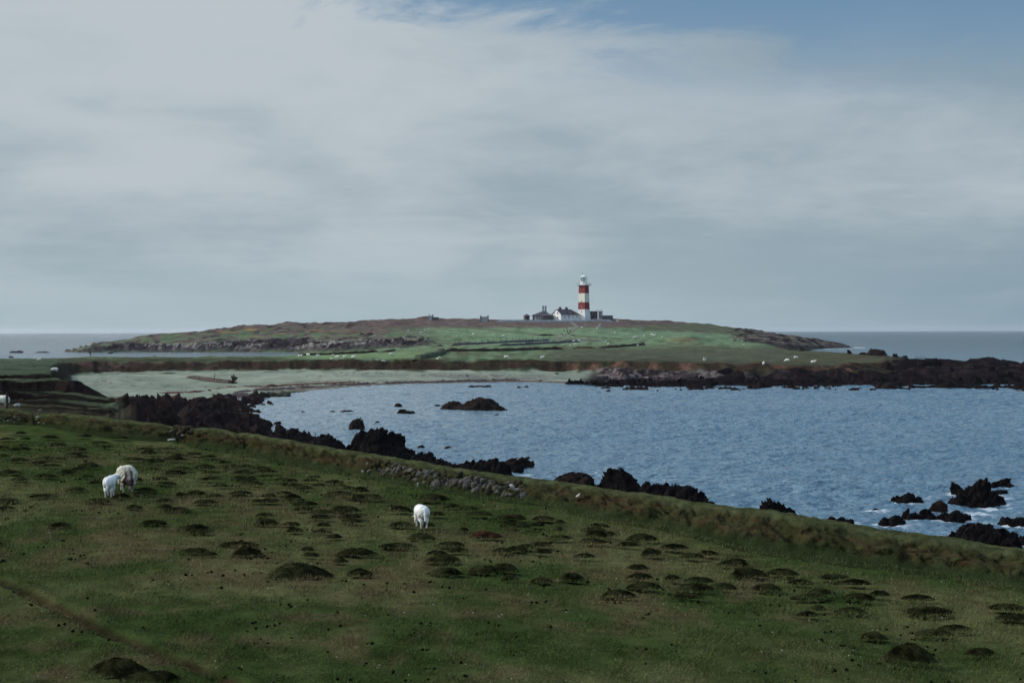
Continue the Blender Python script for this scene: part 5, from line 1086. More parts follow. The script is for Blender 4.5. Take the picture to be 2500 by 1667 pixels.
def sheep_mesh(kind='adult', head='graze', vox=.016, fluff=.02, wool=(.60, .59, .50), dirty=False, lie=False, turn=0.0, seed=1, lod=False):
    mb = MB(); ad = kind == 'adult'
    w = 1.0 if ad else .78; lh = .36 if ad else .46        # leg length, body girth
    def E(x, z, rx, ry, rz): v, f = sphere_pts((x, 0, z), (rx, ry, rz), 20); mb.add(v, f)
    bz = .52 if ad else .56
    if lie: bz = .24
    E(.22, bz + .01, .26, .235 * w, .24 * w); E(0, bz, .36, .265 * w, .25 * w); E(-.24, bz + .02, .27, .25 * w, .245 * w); E(-.36, bz, .17, .215 * w, .21 * w)
    tr = turn; ct, st = math.cos(tr), math.sin(tr)
    def T(x, z, y=0.0): return (.30 + (x - .30) * ct - y * st, (x - .30) * st + y * ct, z)
    if head == 'graze':
        limb(mb, [(*T(.34, bz + .05), .17 * w), (*T(.56, bz - .10), .13 * w), (*T(.68, bz - .26), .095)]); limb(mb, [(*T(.68, bz - .26), .085), (*T(.76, bz - .40), .06), (*T(.79, bz - .46), .045)])
        hp = T(.70, bz - .26)
    else:
        up = .20 if head == 'up' else .04
        limb(mb, [(*T(.34, bz + .08), .17 * w), (*T(.50, bz + .06 + up), .12 * w), (*T(.56, bz + .12 + up), .095)]); limb(mb, [(*T(.56, bz + .13 + up), .09), (*T(.68, bz + .07 + up), .062), (*T(.75, bz + .03 + up), .048)])
        hp = T(.56, bz + .15 + up)
    eye = []
    for s in (-1, 1):   # ears
        limb(mb, [(hp[0] - .02 + (-s * .05) * st * 1, hp[1] + s * .06 * ct, hp[2] + .02, .026), (hp[0] - .04 - s * .14 * st, hp[1] + s * .15 * ct, hp[2] + .015, .018)])
    if not lie:
        for s in (-1, 1):
            y = .125 * w * s
            limb(mb, [(.24, y, bz - .08, .085 * w), (.245, y, .30, .052), (.235, y * 1.02, .22, .040), (.25, y * 1.02, .08, .030), (.262, y, .03, .034)])
            limb(mb, [(-.28, y, bz - .04, .13 * w), (-.22, y * 1.05, .36, .075), (-.36, y * 1.02, .245, .045), (-.335, y * 1.0, .09, .031), (-.318, y, .03, .035)])
    else:
        for s in (-1, 1): limb(mb, [(.22, s * .14, .12, .06), (.42, s * .16, .05, .04)]); limb(mb, [(-.3, s * .18, .12, .08), (-.12, s * .24, .05, .045)])
    limb(mb, [(-.50, 0, bz + .10, .05), (-.545, 0, bz - .02, .045), (-.55, 0, bz - .18 if ad else bz - .24, .032)])
    me = remeshed(mb, vox if not lod else .035, 3)
    n = len(me.vertices); co = np.zeros(n * 3, np.float32); me.vertices.foreach_get('co', co); v = co.reshape(-1, 3).astype(float)
    no = np.zeros(n * 3, np.float32); me.vertices.foreach_get('normal', no); no = no.reshape(-1, 3)
    headm = sst(.60, .66, v[:, 0] * ct + v[:, 1] * st) * sst(-1, 0, v[:, 0]); legm = sst(.29, .22, v[:, 2]) if not lie else v[:, 2] * 0
    wm = (1 - headm) * (1 - legm)
    d = ((n3(v, 12, seed) - .4) * 1.6 + (n3(v, 30, seed + 5) - .5) * 1.0 + (n3(v, 65, seed + 8) - .5) * .6) * fluff * wm + wm * fluff * .7
    v = v + no * d[:, None]
    me.vertices.foreach_set('co', v.astype(np.float32).ravel()); me.update()
    for p_ in me.polygons: p_.use_smooth = True
    col = np.zeros((n, 3)) + C(*wool)
    col = col * (0.86 + .28 * n3(v, 8, seed + 20))[:, None]
    col = lerp(col, (.62, .60, .57), headm * .9); col = lerp(col, (.60, .58, .54), legm * .9)
    col = lerp(col, (.03, .025, .022), sst(.045, .03, v[:, 2]) * (not lie))
    if dirty:
        rump = sst(-.30, -.42, v[:, 0]); st_ = np.exp(-((np.abs(v[:, 1]) - .085) / .035) ** 2) * sst(.74, .66, v[:, 2]); low = sst(.50, .36, v[:, 2]) * sst(.22, .1, np.abs(v[:, 1]))
        col = lerp(col, (.035, .014, .011), rump * np.clip(st_ * 1.2 + low, 0, 1) * (.85 + .3 * n3(v, 25, 3)))
        col = lerp(col, (.26, .17, .15), rump * sst(.14, .05, np.abs(v[:, 1])) * .5)
    a = me.color_attributes.new('Col', 'FLOAT_COLOR', 'POINT'); c4 = np.ones((n, 4), np.float32); c4[:, :3] = np.clip(col, 0, 1); a.data.foreach_set('color', c4.ravel())
    me.materials.clear(); me.materials.append(M_wool); me.name = 'sheep_body'
    return me
def near_sheep(px, py, name, label, cat, heading, scale, **kw):
    P = hit_plane(px, py); z = float(H_near(np.array(P[0]), np.array(P[1])))
    root = empty(name, (P[0], P[1], z - .01), heading, label, cat); root.scale = (scale,) * 3
    body = link('body', sheep_mesh(**kw), None, root)
    for (x, y) in ((.275, 1), (.275, -1), (-.305, 1), (-.305, -1)):
        w = 1.0 if kw.get('kind') == 'adult' else .78
        MB().frustum(8, .034, .026, 0.0, .038, x, y * .125 * w).build('hoof', M_dark, root)
    return root
near_sheep(309, 1199, 'sheep', 'shaggy cream ewe seen from behind, rump stained brown, head down', 'sheep', math.radians(112), 1.0, kind='adult', head='graze', fluff=.06, dirty=True, wool=(.56, .54, .43), seed=3)
near_sheep(268, 1214, 'lamb', 'white lamb seen from behind turning its head right to the ewe', 'lamb', math.radians(97), .83, kind='lamb', head='level', fluff=.016, wool=(.70, .71, .69), turn=-.75, seed=5)
near_sheep(1029, 1288, 'lamb', 'lone white lamb grazing with its back to the viewer', 'lamb', math.radians(108), .81, kind='lamb', head='graze', fluff=.02, wool=(.72, .73, .71), seed=7)

FARM = {}
def far_mesh(kind, head, lie=False):
    k = (kind, head, lie)
    if k not in FARM: FARM[k] = sheep_mesh(kind=kind, head=head, lie=lie, lod=True, fluff=.035, wool=(.66, .66, .58), seed=11)
    return FARM[k]
HEADINGS = [0, math.pi, .5, 2.6, -2.7, -.4, 1.2, 4.4]
FS = [
 (733, 873, 0, 'sheep grazing at the left end of the bright green strip beside the inlet'), (752, 869.5, 0, 'sheep close to the dark field bank above the leftmost grazing one'),
 (776, 872, 0, 'sheep with a lamb at its feet on the bright green strip'), (781, 873.5, 1, 'small lamb at the feet of a sheep on the bright green strip'),
 (813, 868.5, 1, 'lamb alone next to the dark field bank by the inlet'), (808, 876, 2, 'lamb lying in front on the lip of the earth cliff'), (817, 876, 1, 'lamb beside the round ewe on the bright green strip'),
 (824, 875.5, 0, 'round ewe in the middle of the group on the bright green strip'), (843, 875, 0, 'darkest broad ewe standing side on on the green strip'), (863, 875.5, 0, 'ewe seen end on, right end of the green strip group'),
 (955, 868.5, 0, 'sheep grazing alone near the curved turf bank'), (990, 855.5, 2, 'white lamb lying by the corner of the cove'), (920, 879.5, 2, 'lamb lying on the dark top of the earth cliff'),
 (935, 884, 1, 'left one of two lambs side by side on the earth cliff'), (940, 884, 1, 'right one of two lambs side by side on the earth cliff'), (1068, 876.5, 2, 'lamb lying at the foot of the curved turf bank'),
 (1073, 874.5, 1, 'small lamb just behind the one lying by the curved turf bank'), (1236, 875.5, 0, 'sheep grazing on the dull field, left one of the central pair'), (1324, 877, 0, 'sheep grazing on the dull field, right one of the central pair'),
 (997, 809, 3, 'sheep lying at the left end of the hill pasture'), (1028, 813, 3, 'sheep lying below and right of the leftmost hill sheep'), (1037, 807.5, 1, 'tiny lamb just above the lying hill sheep'),
 (1115, 822, 1, 'lamb in the middle left of the hill pasture'), (1155.5, 818.5, 0, 'sheep in the middle of the hill pasture, left of the path'), (1204.5, 819.5, 1, 'lone lamb between the middle sheep and a grazing pair'),
 (1227, 820, 1, 'left animal of the close pair on the hill pasture'), (1231, 821, 3, 'right animal of the close pair on the hill pasture'),
 (1391.5, 804.5, 0, 'sheep just above the walkers on the hill path'), (1399, 802.5, 1, 'lamb uphill right of the sheep above the walkers'), (1421, 800.5, 3, 'sheep at the top edge of the green field right of the path'),
 (1365.5, 821.5, 1, 'lamb left of the lowest walker'), (1371.5, 822, 1, 'bright lamb directly below the lowest walker'), (1398, 823.5, 1, 'lamb under the dark bush on the right of the walkers'),
 (1399, 836, 0, 'sheep standing before the stone wall right of the gateway'), (1414.5, 834.5, 0, 'sheep standing at the right end of that stone wall'), (1392, 845, 3, 'left one of two sheep lying on the grass below the stone wall'), (1405, 842, 3, 'right one of two sheep lying on the grass below the stone wall'),
 (1479, 836, 1, 'lamb on the slope above the big standing sheep'), (1486, 843, 0, 'big white sheep standing above the broken dark bank'), (1501, 813.5, 1, 'lamb alone right of the cairn'), (1508, 784.5, 3, 'sheep lying near the skyline right of the compound wall'),
 (1360, 784.5, 1, 'tiny sheep on the heather below the white cottage'), (1380.5, 782.5, 1, 'tiny sheep at the compound wall below the cottage'), (1531, 817, 1, 'left one of the sheep scattered on the right green field'),
 (1549, 826, 0, 'left animal of the low pair on the right green field'), (1554, 825.5, 0, 'right animal of the low pair on the right green field'), (1573, 821, 3, 'lying sheep in the middle of the right green field'),
 (1592, 819, 0, 'upper sheep of the right hand pair on the right green field'), (1597, 821.5, 0, 'lower sheep of the right hand pair on the right green field'), (1616, 823.5, 1, 'rightmost lamb on the right green field'),
 (1556, 844, 3, 'sheep lying at the broken end of the dark field bank'), (1720, 883, 0, 'sheep grazing at the lip of the red earth cliff'), (1811, 835, 1, 'lamb by the rocks at the right end of the field'), (1816, 843, 1, 'lamb on the green below the right hand rocks'),
 (1864, 892.5, 0, 'sheep half over the edge of the red earth cliff'), (1922, 884, 0, 'large sheep left of the trio near the right end of the field'), (1943, 876.5, 0, 'sheep furthest back of the trio near the right end of the field'), (1986, 888, 0, 'right hand sheep of the trio near the right end of the field'),
 (26, 876, 0, 'brownish sheep at the far left on the isthmus skyline'), (87, 877, 0, 'sheep on the isthmus skyline right of the brownish one'), (94, 881.5, 0, 'sheep just below that skyline sheep on the left turf'), (133, 907.5, 0, 'white sheep at the edge of the turf above the sandy beach'),
]
for i, (px, py, t, lab) in enumerate(FS):
    P = ground_hit(px, py, 250)
    kind = 'lamb' if t in (1, 2) else 'adult'; lie = t in (2, 3)
    me = far_mesh(kind, 'level' if lie else ('graze' if (i * 7) % 3 else 'up'), lie)
    if i == 8 or px == 26:
        me = me.copy(); me.materials.clear(); me.materials.append(mat_two('brown_wool', (.16, .14, .12), (.26, .23, .19), 6)) if px == 26 else me.materials.append(M_wool)
    o = link('lamb' if kind == 'lamb' else 'sheep', me, None, None, (P[0], P[1], P[2] - .03)); o.rotation_euler = (0, 0, HEADINGS[(i * 5) % 8] + rnd.uniform(-.3, .3))
    s = (.66 if kind == 'lamb' else 1.12) * (1.25 if P[1] > 650 else 1.0); o.scale = (s,) * 3
    setp(o, lab, 'lamb' if kind == 'lamb' else 'sheep', 'sheep grazing over the island')
P0 = at(4, 993, 76.5)
o = link('sheep', far_mesh('adult', 'graze'), None, None, (P0[0], P0[1], P0[2] - .02)); o.rotation_euler = (0, 0, 2.9); o.scale = (.8, .8, .8)
setp(o, 'sheep cut by the left edge of the photo behind the wooden post', 'sheep')

def person_mesh(seed, arms='down', stride=.12):
    mb = MB()
    limb(mb, [(0, -.09, .92, .10), (stride, -.10, .50, .065), (stride * 1.2, -.10, .08, .045), (stride * 1.2 + .12, -.10, .035, .04)])
    limb(mb, [(0, .09, .92, .10), (-stride, .10, .50, .065), (-stride * 1.6, .10, .08, .045), (-stride * 1.6 + .12, .10, .035, .04)])
    for (z, a, b) in ((.95, .12, .17), (1.10, .12, .17), (1.26, .13, .19), (1.38, .12, .20)):
        v, f = sphere_pts((0, 0, z), (a, b, .13), 14); mb.add(v, f)
    limb(mb, [(0, 0, 1.44, .065), (.01, 0, 1.54, .055)]); v, f = sphere_pts((.02, 0, 1.65), (.105, .085, .12), 14); mb.add(v, f)
    for s in (-1, 1):
        if arms == 'up': limb(mb, [(0, s * .20, 1.40, .06), (.14, s * .22, 1.20, .05), (.28, s * .07, 1.50, .035)])
        else: limb(mb, [(0, s * .21, 1.40, .06), (s * .05, s * .25, 1.12, .05), (s * .10 + .05, s * .24, .86, .035)])
    return remeshed(mb, .022, 3)
def person(px, py, label, heading, arms='down', sc=1.0, pack=False, legs=None):
    P = ground_hit(px, py, 300)
    root = empty('person', (P[0], P[1], P[2]), heading, label, 'person'); root.scale = (sc,) * 3
    me = person_mesh(1, arms); n = len(me.vertices); co = np.zeros(n * 3, np.float32); me.vertices.foreach_get('co', co); v = co.reshape(-1, 3)
    col = np.zeros((n, 3)) + C(.010, .011, .014); col[v[:, 2] < .9] = C(*(legs or (.018, .018, .024)))
    face = (v[:, 2] > 1.54) & (v[:, 0] > .05) & (v[:, 2] < 1.72); col[face] = C(.35, .22, .17); hair = (v[:, 2] > 1.54) & ~face; col[hair] = C(.03, .02, .015)
    a = me.color_attributes.new('Col', 'FLOAT_COLOR', 'POINT'); c4 = np.ones((n, 4), np.float32); c4[:, :3] = col; a.data.foreach_set('color', c4.ravel())
    me.materials.clear(); me.materials.append(M_wool)
    for p_ in me.polygons: p_.use_smooth = True
    link('body', me, None, root)
    if pack:
        m = MB(); v, f = sphere_pts((-.20, 0, 1.2), (.11, .15, .24), 14); m.add(v, f); m.build('backpack', M_cloth, root, True)
    return root
person(220.5, 872, 'person in dark clothes standing on the isthmus skyline, hands raised to the face', 0.3, 'up', 1.15, pack=True)
person(1376.7, 813.3, 'walker in dark jacket and pale trousers, topmost left on the hill path', -1.4, sc=1.12, pack=True, legs=(.4, .38, .33))
person(1385.4, 813.6, 'walker in dark clothes in the middle of the hill path group', -1.2, sc=1.12)
person(1391.8, 813.8, 'walker in a black jacket, rightmost of the hill path group', -1.7, sc=1.15, pack=True)
person(1389, 818.3, 'walker lower down, right side of the hill path group', -1.5, sc=1.0)
person(1372.8, 820.3, 'walker lowest and furthest left on the hill path', -1.0, sc=1.05)

# ------------------------------------------------------------------ lighthouse compound
def lighthouse():
    Y = 938.0; P = at(1425.5, 776.5, Y); z0 = H_far(1425.5, Y); zb = P[2]
    rot = math.radians(-45 + 7)
    root = empty('lighthouse', (P[0], Y, zb), rot, 'tall square red and white banded lighthouse beside the cottages', 'lighthouse')
    U = Y / F / 5.88   # one zoom unit in metres
    def sq(z, ): return np.interp(z, [0, 2.7, 2.75, 5.5, 21.3], [6.35, 5.95, 5.75, 5.5, 4.75]) * .5 * math.sqrt(2)
    def band(name, z0_, z1_, mat, n=5):
        m = MB(); zz = np.linspace(z0_, z1_, n)
        for a, b in zip(zz[:-1], zz[1:]): m.frustum(4, sq(a), sq(b), a, b, ph=math.pi / 4, caps=False)
        return m.build(name, mat, root)
    m = MB(); m.frustum(4, 4.55, 4.30, -1.5, 2.75, ph=math.pi / 4); m.frustum(4, 4.2, 4.15, 2.75, 2.95, ph=math.pi / 4); m.build('plinth', M_white, root)
    band('white_band', 2.95, 5.55, M_white, 3)
    MB().frustum(4, 4.05, 4.05, 5.55, 5.75, ph=math.pi / 4).build('ledge', M_white, root)
    band('red_band', 5.75, 10.4, M_red, 3)
    wb = band('white_band', 10.4, 16.3, M_cream, 3); band('red_band', 16.3, 21.3, M_red, 3)
    # windows with hoods on the left (south west) face
    for (z, w, h) in ((19.9, .5, .9), (11.0, .55, .8), (7.5, .5, .8), (3.9, .55, .8)):
        d = sq(z) / math.sqrt(2)
        fr = MB().box(-d - .06, -d + .1, -w / 2 - .1, w / 2 + .1, z - h / 2 - .1, z + h / 2 + .1).build('window', M_white if z < 17 else M_red, root)
        MB().box(-d - .09, -d + .1, -w / 2, w / 2, z - h / 2, z + h / 2).build('pane', M_dark, fr)
        fr2 = MB().box(-w / 2 - .1, w / 2 + .1, -d - .06, -d + .1, z - h / 2 - .1, z + h / 2 + .1).build('window', M_white if z < 17 else M_red, root)
        MB().box(-w / 2, w / 2, -d - .09, -d + .1, z - h / 2, z + h / 2).build('pane', M_dark, fr2)
    d = sq(10.6) / math.sqrt(2); MB().box(-d - 1.0, -d + .05, -1.3, 1.3, 10.75, 10.95).box(-d - .8, -d + .05, -.12, .12, 10.42, 10.75).build('fog_signal_bracket', M_dark, root)
    g = MB(); g.frustum(4, 4.3, 5.15, 21.3, 21.7, ph=math.pi / 4); g.frustum(4, 5.25, 5.25, 21.7, 21.95, ph=math.pi / 4); g.build('gallery', M_white, root)
    rl = MB(); q = 5.15 / math.sqrt(2)
    pts = []
    for a, b in (((-q, -q), (q, -q)), ((q, -q), (q, q)), ((q, q), (-q, q)), ((-q, q), (-q, -q))):
        for k in range(6):
            t = k / 6; x = a[0] + (b[0] - a[0]) * t; y = a[1] + (b[1] - a[1]) * t; rl.bar((x, y, 21.9), (x, y, 23.0), .035, 5)
        for z in (22.3, 22.65, 23.0): rl.bar((a[0], a[1], z), (b[0], b[1], z), .03, 5)
    rl.build('railing', M_paleg, root)
    MB().frustum(24, 2.25, 2.25, 21.95, 24.0).frustum(24, 2.35, 2.35, 24.0, 24.12).build('lantern_base', M_white, root)
    MB().frustum(24, 2.1, 2.1, 24.12, 27.0, caps=False).build('lantern_glass', M_glass, root)
    b = MB()
    for k in range(12): a = 2 * math.pi * k / 12; b.bar((2.14 * math.cos(a), 2.14 * math.sin(a), 24.1), (2.14 * math.cos(a), 2.14 * math.sin(a), 27.05), .06, 5)
    for z in (25.05, 26.0):
        for k in range(12): a = 2 * math.pi * k / 12; c = 2 * math.pi * (k + 1) / 12; b.bar((2.14 * math.cos(a), 2.14 * math.sin(a), z), (2.14 * math.cos(c), 2.14 * math.sin(c), z), .05, 5)
    b.build('glazing_bars', M_white, root)
    # dark blind on the landward quarter and the lens
    s = MB(); n = 8; vs = []
    for k in range(n + 1):
        a = math.radians(190) + math.radians(70) * k / n
        for z in (24.15, 26.95): vs.append((1.95 * math.cos(a), 1.95 * math.sin(a), z))
    s.add(vs, [(2 * k, 2 * k + 2, 2 * k + 3, 2 * k + 1) for k in range(n)]); s.build('curtain', M_slate, root)
    MB().frustum(16, .5, .75, 24.2, 25.2).frustum(16, .75, .75, 25.2, 26.1).frustum(16, .75, .3, 26.1, 26.8).build('lens', M_paleg, root, True)
    r = MB(); r.frustum(24, 2.45, 2.4, 27.0, 27.2); r.frustum(24, 2.35, 1.6, 27.2, 27.75); r.frustum(24, 1.6, .5, 27.75, 28.15); r.frustum(12, .32, .32, 28.15, 28.7); r.build('roof', M_white, root, False)
    vn_ = MB(); vn_.bar((0, 0, 28.6), (0, 0, 29.6), .05); vn_.bar((.9, .3, 27.9), (.9, .3, 28.9), .05); vn_.bar((-.9, 0, 27.6), (-1.1, 0, 29.9), .05); vn_.bar((-1.9, -.3, 29.75), (-.5, .3, 29.9), .06); vn_.build('weather_vane', M_slate, root)
    return root
lighthouse()
YC = 936.0
def local(root_px, root_py, Y, rz, name, label, cat='building'):
    P = at(root_px, root_py, Y); return empty(name, P, rz, label, cat), Y / F
def gable_house():
    root, s = local(1369.5, 777.5, 925, math.radians(40), 'cottage', 'white cottage with a slate roof and two dark chimneys beside the lighthouse')
    # local +x runs right and away, +y runs left and away; origin is the near corner
    L, W, h, hr = 17.0, 9.3, 2.75, 6.0
    MB().add([(0, 0, -1.5), (L, 0, -1.5), (L, W, -1.5), (0, W, -1.5), (0, 0, h), (L, 0, h), (L, W, h), (0, W, h), (0, W / 2, hr)],
             [(0, 1, 5, 4), (1, 2, 6, 5), (2, 3, 7, 6), (0, 4, 8, 7, 3)]).build('wall', M_white, root)
    o = .3; t = .15; hx = L - 4.2
    rf = MB().add([(-o, -o, h - .18), (L + o, -o, h - .18), (hx, W / 2, hr + t), (-o, W / 2, hr + t), (L + o, W + o, h - .18), (-o, W + o, h - .18),
                   (-o, -o, h - .34), (L + o, -o, h - .34), (L + o, W + o, h - .34), (-o, W + o, h - .34)],
                  [(0, 1, 2, 3), (1, 4, 2), (4, 5, 3, 2), (0, 6, 7, 1), (1, 7, 8, 4), (4, 8, 9, 5)]).build('roof', M_slate, root)
    MB().bar((-o - .05, -o, h - .2), (-o - .05, W / 2, hr + .08), .12, 4).bar((-o - .05, W + o, h - .2), (-o - .05, W / 2, hr + .08), .12, 4).build('bargeboard', M_white, root)
    for x in (3.4, 9.0):
        c = MB().box(x - .85, x + .85, W / 2 - .45, W / 2 + .45, hr - .6, hr + 1.15).box(x - .95, x + .95, W / 2 - .55, W / 2 + .55, hr + 1.15, hr + 1.35).build('chimney', M_slate, rf)
        for k in (-.4, .4): MB().frustum(8, .14, .11, hr + 1.35, hr + 1.75, x + k, W / 2).build('chimney_pot', M_slate, c)
    for (x, y) in ((6.8, -1), (11.5, -1)):
        zc = h + .9; yy = (zc - h) / (hr - h) * W / 2
        MB().box(x - .5, x + .5, yy - .5, yy + .2, zc - .3, zc + .3).build('skylight', M_dark, rf)
    for (x, z, w, hh) in ((3.1, .9, .8, .9), (7.0, 1.1, .8, 1.6), (10.6, 1.2, .7, .9), (14.0, 1.2, .7, .9)):
        f = MB().box(x - w / 2 - .08, x + w / 2 + .08, -.07, .06, z - hh / 2 - .08, z + hh / 2 + .08).build('window', M_white, root); MB().box(x - w / 2, x + w / 2, -.10, .05, z - hh / 2, z + hh / 2).build('pane', M_slate, f)
    for (y, z, w, hh) in ((3.2, 3.5, .9, 1.1), (6.6, 3.5, .8, 1.0), (3.2, .7, .9, 1.0)):
        f = MB().box(-.07, .06, y - w / 2 - .1, y + w / 2 + .1, z - hh / 2 - .1, z + hh / 2 + .1).build('window', M_white, root); MB().box(-.10, .05, y - w / 2, y + w / 2, z - hh / 2, z + hh / 2).build('pane', M_slate, f)
gable_house()
def hip_house():
    root, s = local(1322.5, 778.5, 930, math.radians(8), 'house', 'pale house with a hipped slate roof and tall twin chimneys, left of the white cottage')
    U = 930 / F / 5.88
    x0, x1 = (620 - 720) * U, (862 - 720) * U; h = (803 - 752) * U; hr = (803 - 690) * U; D = 10.5
    MB().box(x0, x1, .6, D, -1.5, h).build('wall', M_paleg, root)
    cx = (775 - 720) * U
    rf = MB().add([(x0 - 1.1, .0, h), (x1 + .4, .0, h), (x1 + .4, D + .5, h), (x0 - 1.1, D + .5, h), (cx - 1.2, D / 2, hr), (cx + .8, D / 2, hr), (x0 - 1.1, .0, h - .2), (x1 + .4, .0, h - .2), (x1 + .4, D + .5, h - .2), (x0 - 1.1, D + .5, h - .2)],
                  [(0, 1, 5, 4), (1, 2, 5), (2, 3, 4, 5), (3, 0, 4), (0, 6, 7, 1), (1, 7, 8, 2), (3, 9, 6, 0)]).build('roof', M_slate, root)
    for k in (-.75, .95):
        MB().box(cx + k - .55, cx + k + .55, D / 2 - .5, D / 2 + .5, hr - .9, hr + 2.7).box(cx + k - .7, cx + k + .7, D / 2 - .65, D / 2 + .65, hr + 2.7, hr + 3.0).frustum(8, .26, .2, hr + 3.0, hr + 3.7, cx + k - .25, D / 2).frustum(8, .26, .2, hr + 3.0, hr + 3.7, cx + k + .3, D / 2).build('chimney', M_paleg, rf)
    MB().box(0, (865 - 720) * U, -3.2, .55, -1.5, (803 - 757) * U).build('stone_annex', M_wall, root)
    MB().add([(-.3, -3.5, 2.12), (6.9, -3.5, 2.12), (6.9, .8, 3.2), (-.3, .8, 3.2), (-.3, -3.5, 1.95), (6.9, -3.5, 1.95)], [(0, 1, 2, 3), (0, 4, 5, 1)]).build('annex_roof', M_slate, root)
    MB().box((600 - 720) * U, (622 - 720) * U, 1.5, 3.5, -1.0, (803 - 740) * U).build('porch', M_slate, root)
    for k in (636, 668, 700): MB().box((k - 720) * U - .07, (k - 720) * U + .07, .05, .2, -.6, h).build('veranda_post', M_white, root)
    for k in (652, 684): f = MB().box((k - 720) * U - .5, (k - 720) * U + .5, .54, .62, .4, 1.8).build('window', M_white, root); MB().box((k - 720) * U - .4, (k - 720) * U + .4, .50, .60, .5, 1.7).build('pane', M_slate, f)
hip_house()
def hut():
    root, s = local(1287.7, 776, 932, math.radians(20), 'hut', 'small square hut with a pyramid roof behind the compound wall')
    MB().box(-1.6, 1.6, 0, 3.0, -1.2, 1.35).build('wall', M_wall, root)
    MB().add([(-2.0, -.4, 1.3), (2.0, -.4, 1.3), (2.0, 3.4, 1.3), (-2.0, 3.4, 1.3), (0, 1.5, 2.6)], [(0, 1, 4), (1, 2, 4), (2, 3, 4), (3, 0, 4), (3, 2, 1, 0)]).build('roof', M_slate, root)
    MB().box(-.4, .4, -.05, .02, -.6, 1.0).build('door', M_dark, root)
hut()
def outbuildings():
    U = 940 / F / 5.88
    root, s = local(1448, 777, 942, math.radians(-4), 'store_building', 'dark flat roofed stone store joined to the right of the lighthouse')
    x = lambda k: (k - 1458) * U
    MB().box(x(1412), x(1520), 0, 6, -1.5, 4.45).build('wall', M_wall, root); MB().box(x(1408), x(1524), -.25, 6.25, 4.45, 4.7).build('roof', M_slate, root); MB().box(x(1440), x(1468), -.06, .02, 0, 1.7).build('door', M_dark, root)
    root, s = local(1471, 777, 938, 0, 'engine_house', 'pale flat roofed block with roof railing right of the stone store')
    x = lambda k: (k - 1593) * U
    MB().box(x(1546), x(1594), 0, 5, -1.0, 4.35).build('wall', M_paleg, root); MB().box(x(1505), x(1597), -.3, 5.3, 4.35, 4.6).build('roof', M_wall, root); MB().box(x(1548), x(1562), -.06, .02, .6, 4.2).build('door', M_dark, root)
    r = MB(); r.bar((x(1507), 0, 5.5), (x(1596), 0, 5.5), .05, 5)
    for k in range(1507, 1598, 11): r.bar((x(k), 0, 4.6), (x(k), 0, 5.5), .04, 5)
    r.build('railing', M_slate, root)
    root, s = local(1460.6, 776, 935, 0, 'water_tank', 'white upright cylindrical tank between the dark store and the pale block', 'tank')
    MB().frustum(16, .62, .62, -.4, 3.4).build('tank_shell', M_white, root, False); MB().frustum(16, .66, .3, 3.4, 3.6).build('tank_lid', M_paleg, root)
    root, s = local(1483.5, 777.5, 936, 0, 'low_store', 'long low grey wall block at the right end of the compound')
    x = lambda k: (k - 1667) * U
    MB().box(x(1591), x(1742), 0, 4, -1.0, 1.85).build('wall', M_wall, root); MB().box(x(1588), x(1745), -.15, 4.15, 1.85, 2.05).build('coping', M_paleg, root)
outbuildings()
def low_wall(name, pts, h, th, mat, label, seed, cat='wall', Yhint=None, cap=None, rough=.06, group=None):
    """wall along ground points given in photo pixels, standing on the ground there"""
    W = [ground_hit(px, py, 300) if Yhint is None else np.array([(px - 1250) / F * Yhint, Yhint, H_far(px, Yhint)]) for px, py in pts]
    P = []; 
    for a, b in zip(W[:-1], W[1:]):
        n = max(2, int(np.hypot(*(b - a)[:2]) / .8))
        for k in range(n): q = a + (b - a) * k / n; P.append((q[0], q[1]))
    P.append((W[-1][0], W[-1][1])); P = np.array(P); n = len(P)
    d = np.gradient(P, axis=0); d /= np.linalg.norm(d, axis=1)[:, None]; nn = np.stack([d[:, 1], -d[:, 0]], 1)
    nn[nn[:, 1] > 0] *= -1
    z = np.array([H_world(p[0], p[1]) for p in P]); al = np.arange(n) * .8
    hh = h * (1 + rough * 6 * (fbm(al / 5, 0 * al, 3, seed) - .5)) + (vn(al * 1.3, 0 * al, seed + 3) - .5) * rough * h
    hh = hh * (1 + (rough > 0) * .8 * (fbm(al / 3.1, 0 * al + 4, 3, seed + 6) - .5)); hh = hh * sst(-1, 3, np.minimum(np.arange(n), n - 1 - np.arange(n)))
    prof = [(.75, -.5), (.62, .1), (.50, .55), (.42, .92), (.15, 1.0), (-.42, .96), (-.55, .4), (-.75, -.5)]
    V = np.zeros((len(prof), n, 3))
    for j, (o_, u) in enumerate(prof):
        jit = (vn(al * 1.7, al * 0 + j * 3.3, seed + 9) - .5) * th * .35 * (0 < j < 7) * (rough > 0)
        V[j, :, 0] = P[:, 0] + nn[:, 0] * (o_ * th + jit); V[j, :, 1] = P[:, 1] + nn[:, 1] * (o_ * th + jit); V[j, :, 2] = z + hh * u
    o = V[:, n // 2].mean(0); o[2] = z[n // 2]
    f = grid_faces(len(prof), n)
    k = len(prof) * n; vv = (V - o).reshape(-1, 3)
    ob = link(name, mesh_np(name, vv, f, smooth=False), mat, None, o); return setp(ob, label, cat, group), P, z, hh, nn
M_fbank = mat_two('field_bank_turf', (.022, .018, .012), (.055, .045, .026), .9, .95, .05, .4, .6, .8, .3)
M_fbankg = mat_two('green_field_bank', (.035, .05, .03), (.07, .085, .05), .5, .95, .05, .4, .6, .8, .3)
low_wall('compound_wall', [(1211, 0), (1325, 0), (1420, 0), (1497, 0)], 1.35, .5, M_paleg, 'long pale wall round the lighthouse compound along the skyline', 801, Yhint=924, rough=0)
low_wall('field_bank', [(592, 868.5), (740, 868), (830, 865), (900, 861), (962, 856.5)], .7, 1.3, M_fbank, 'dark earth bank along the inlet behind the bright green strip', 802, 'bank')
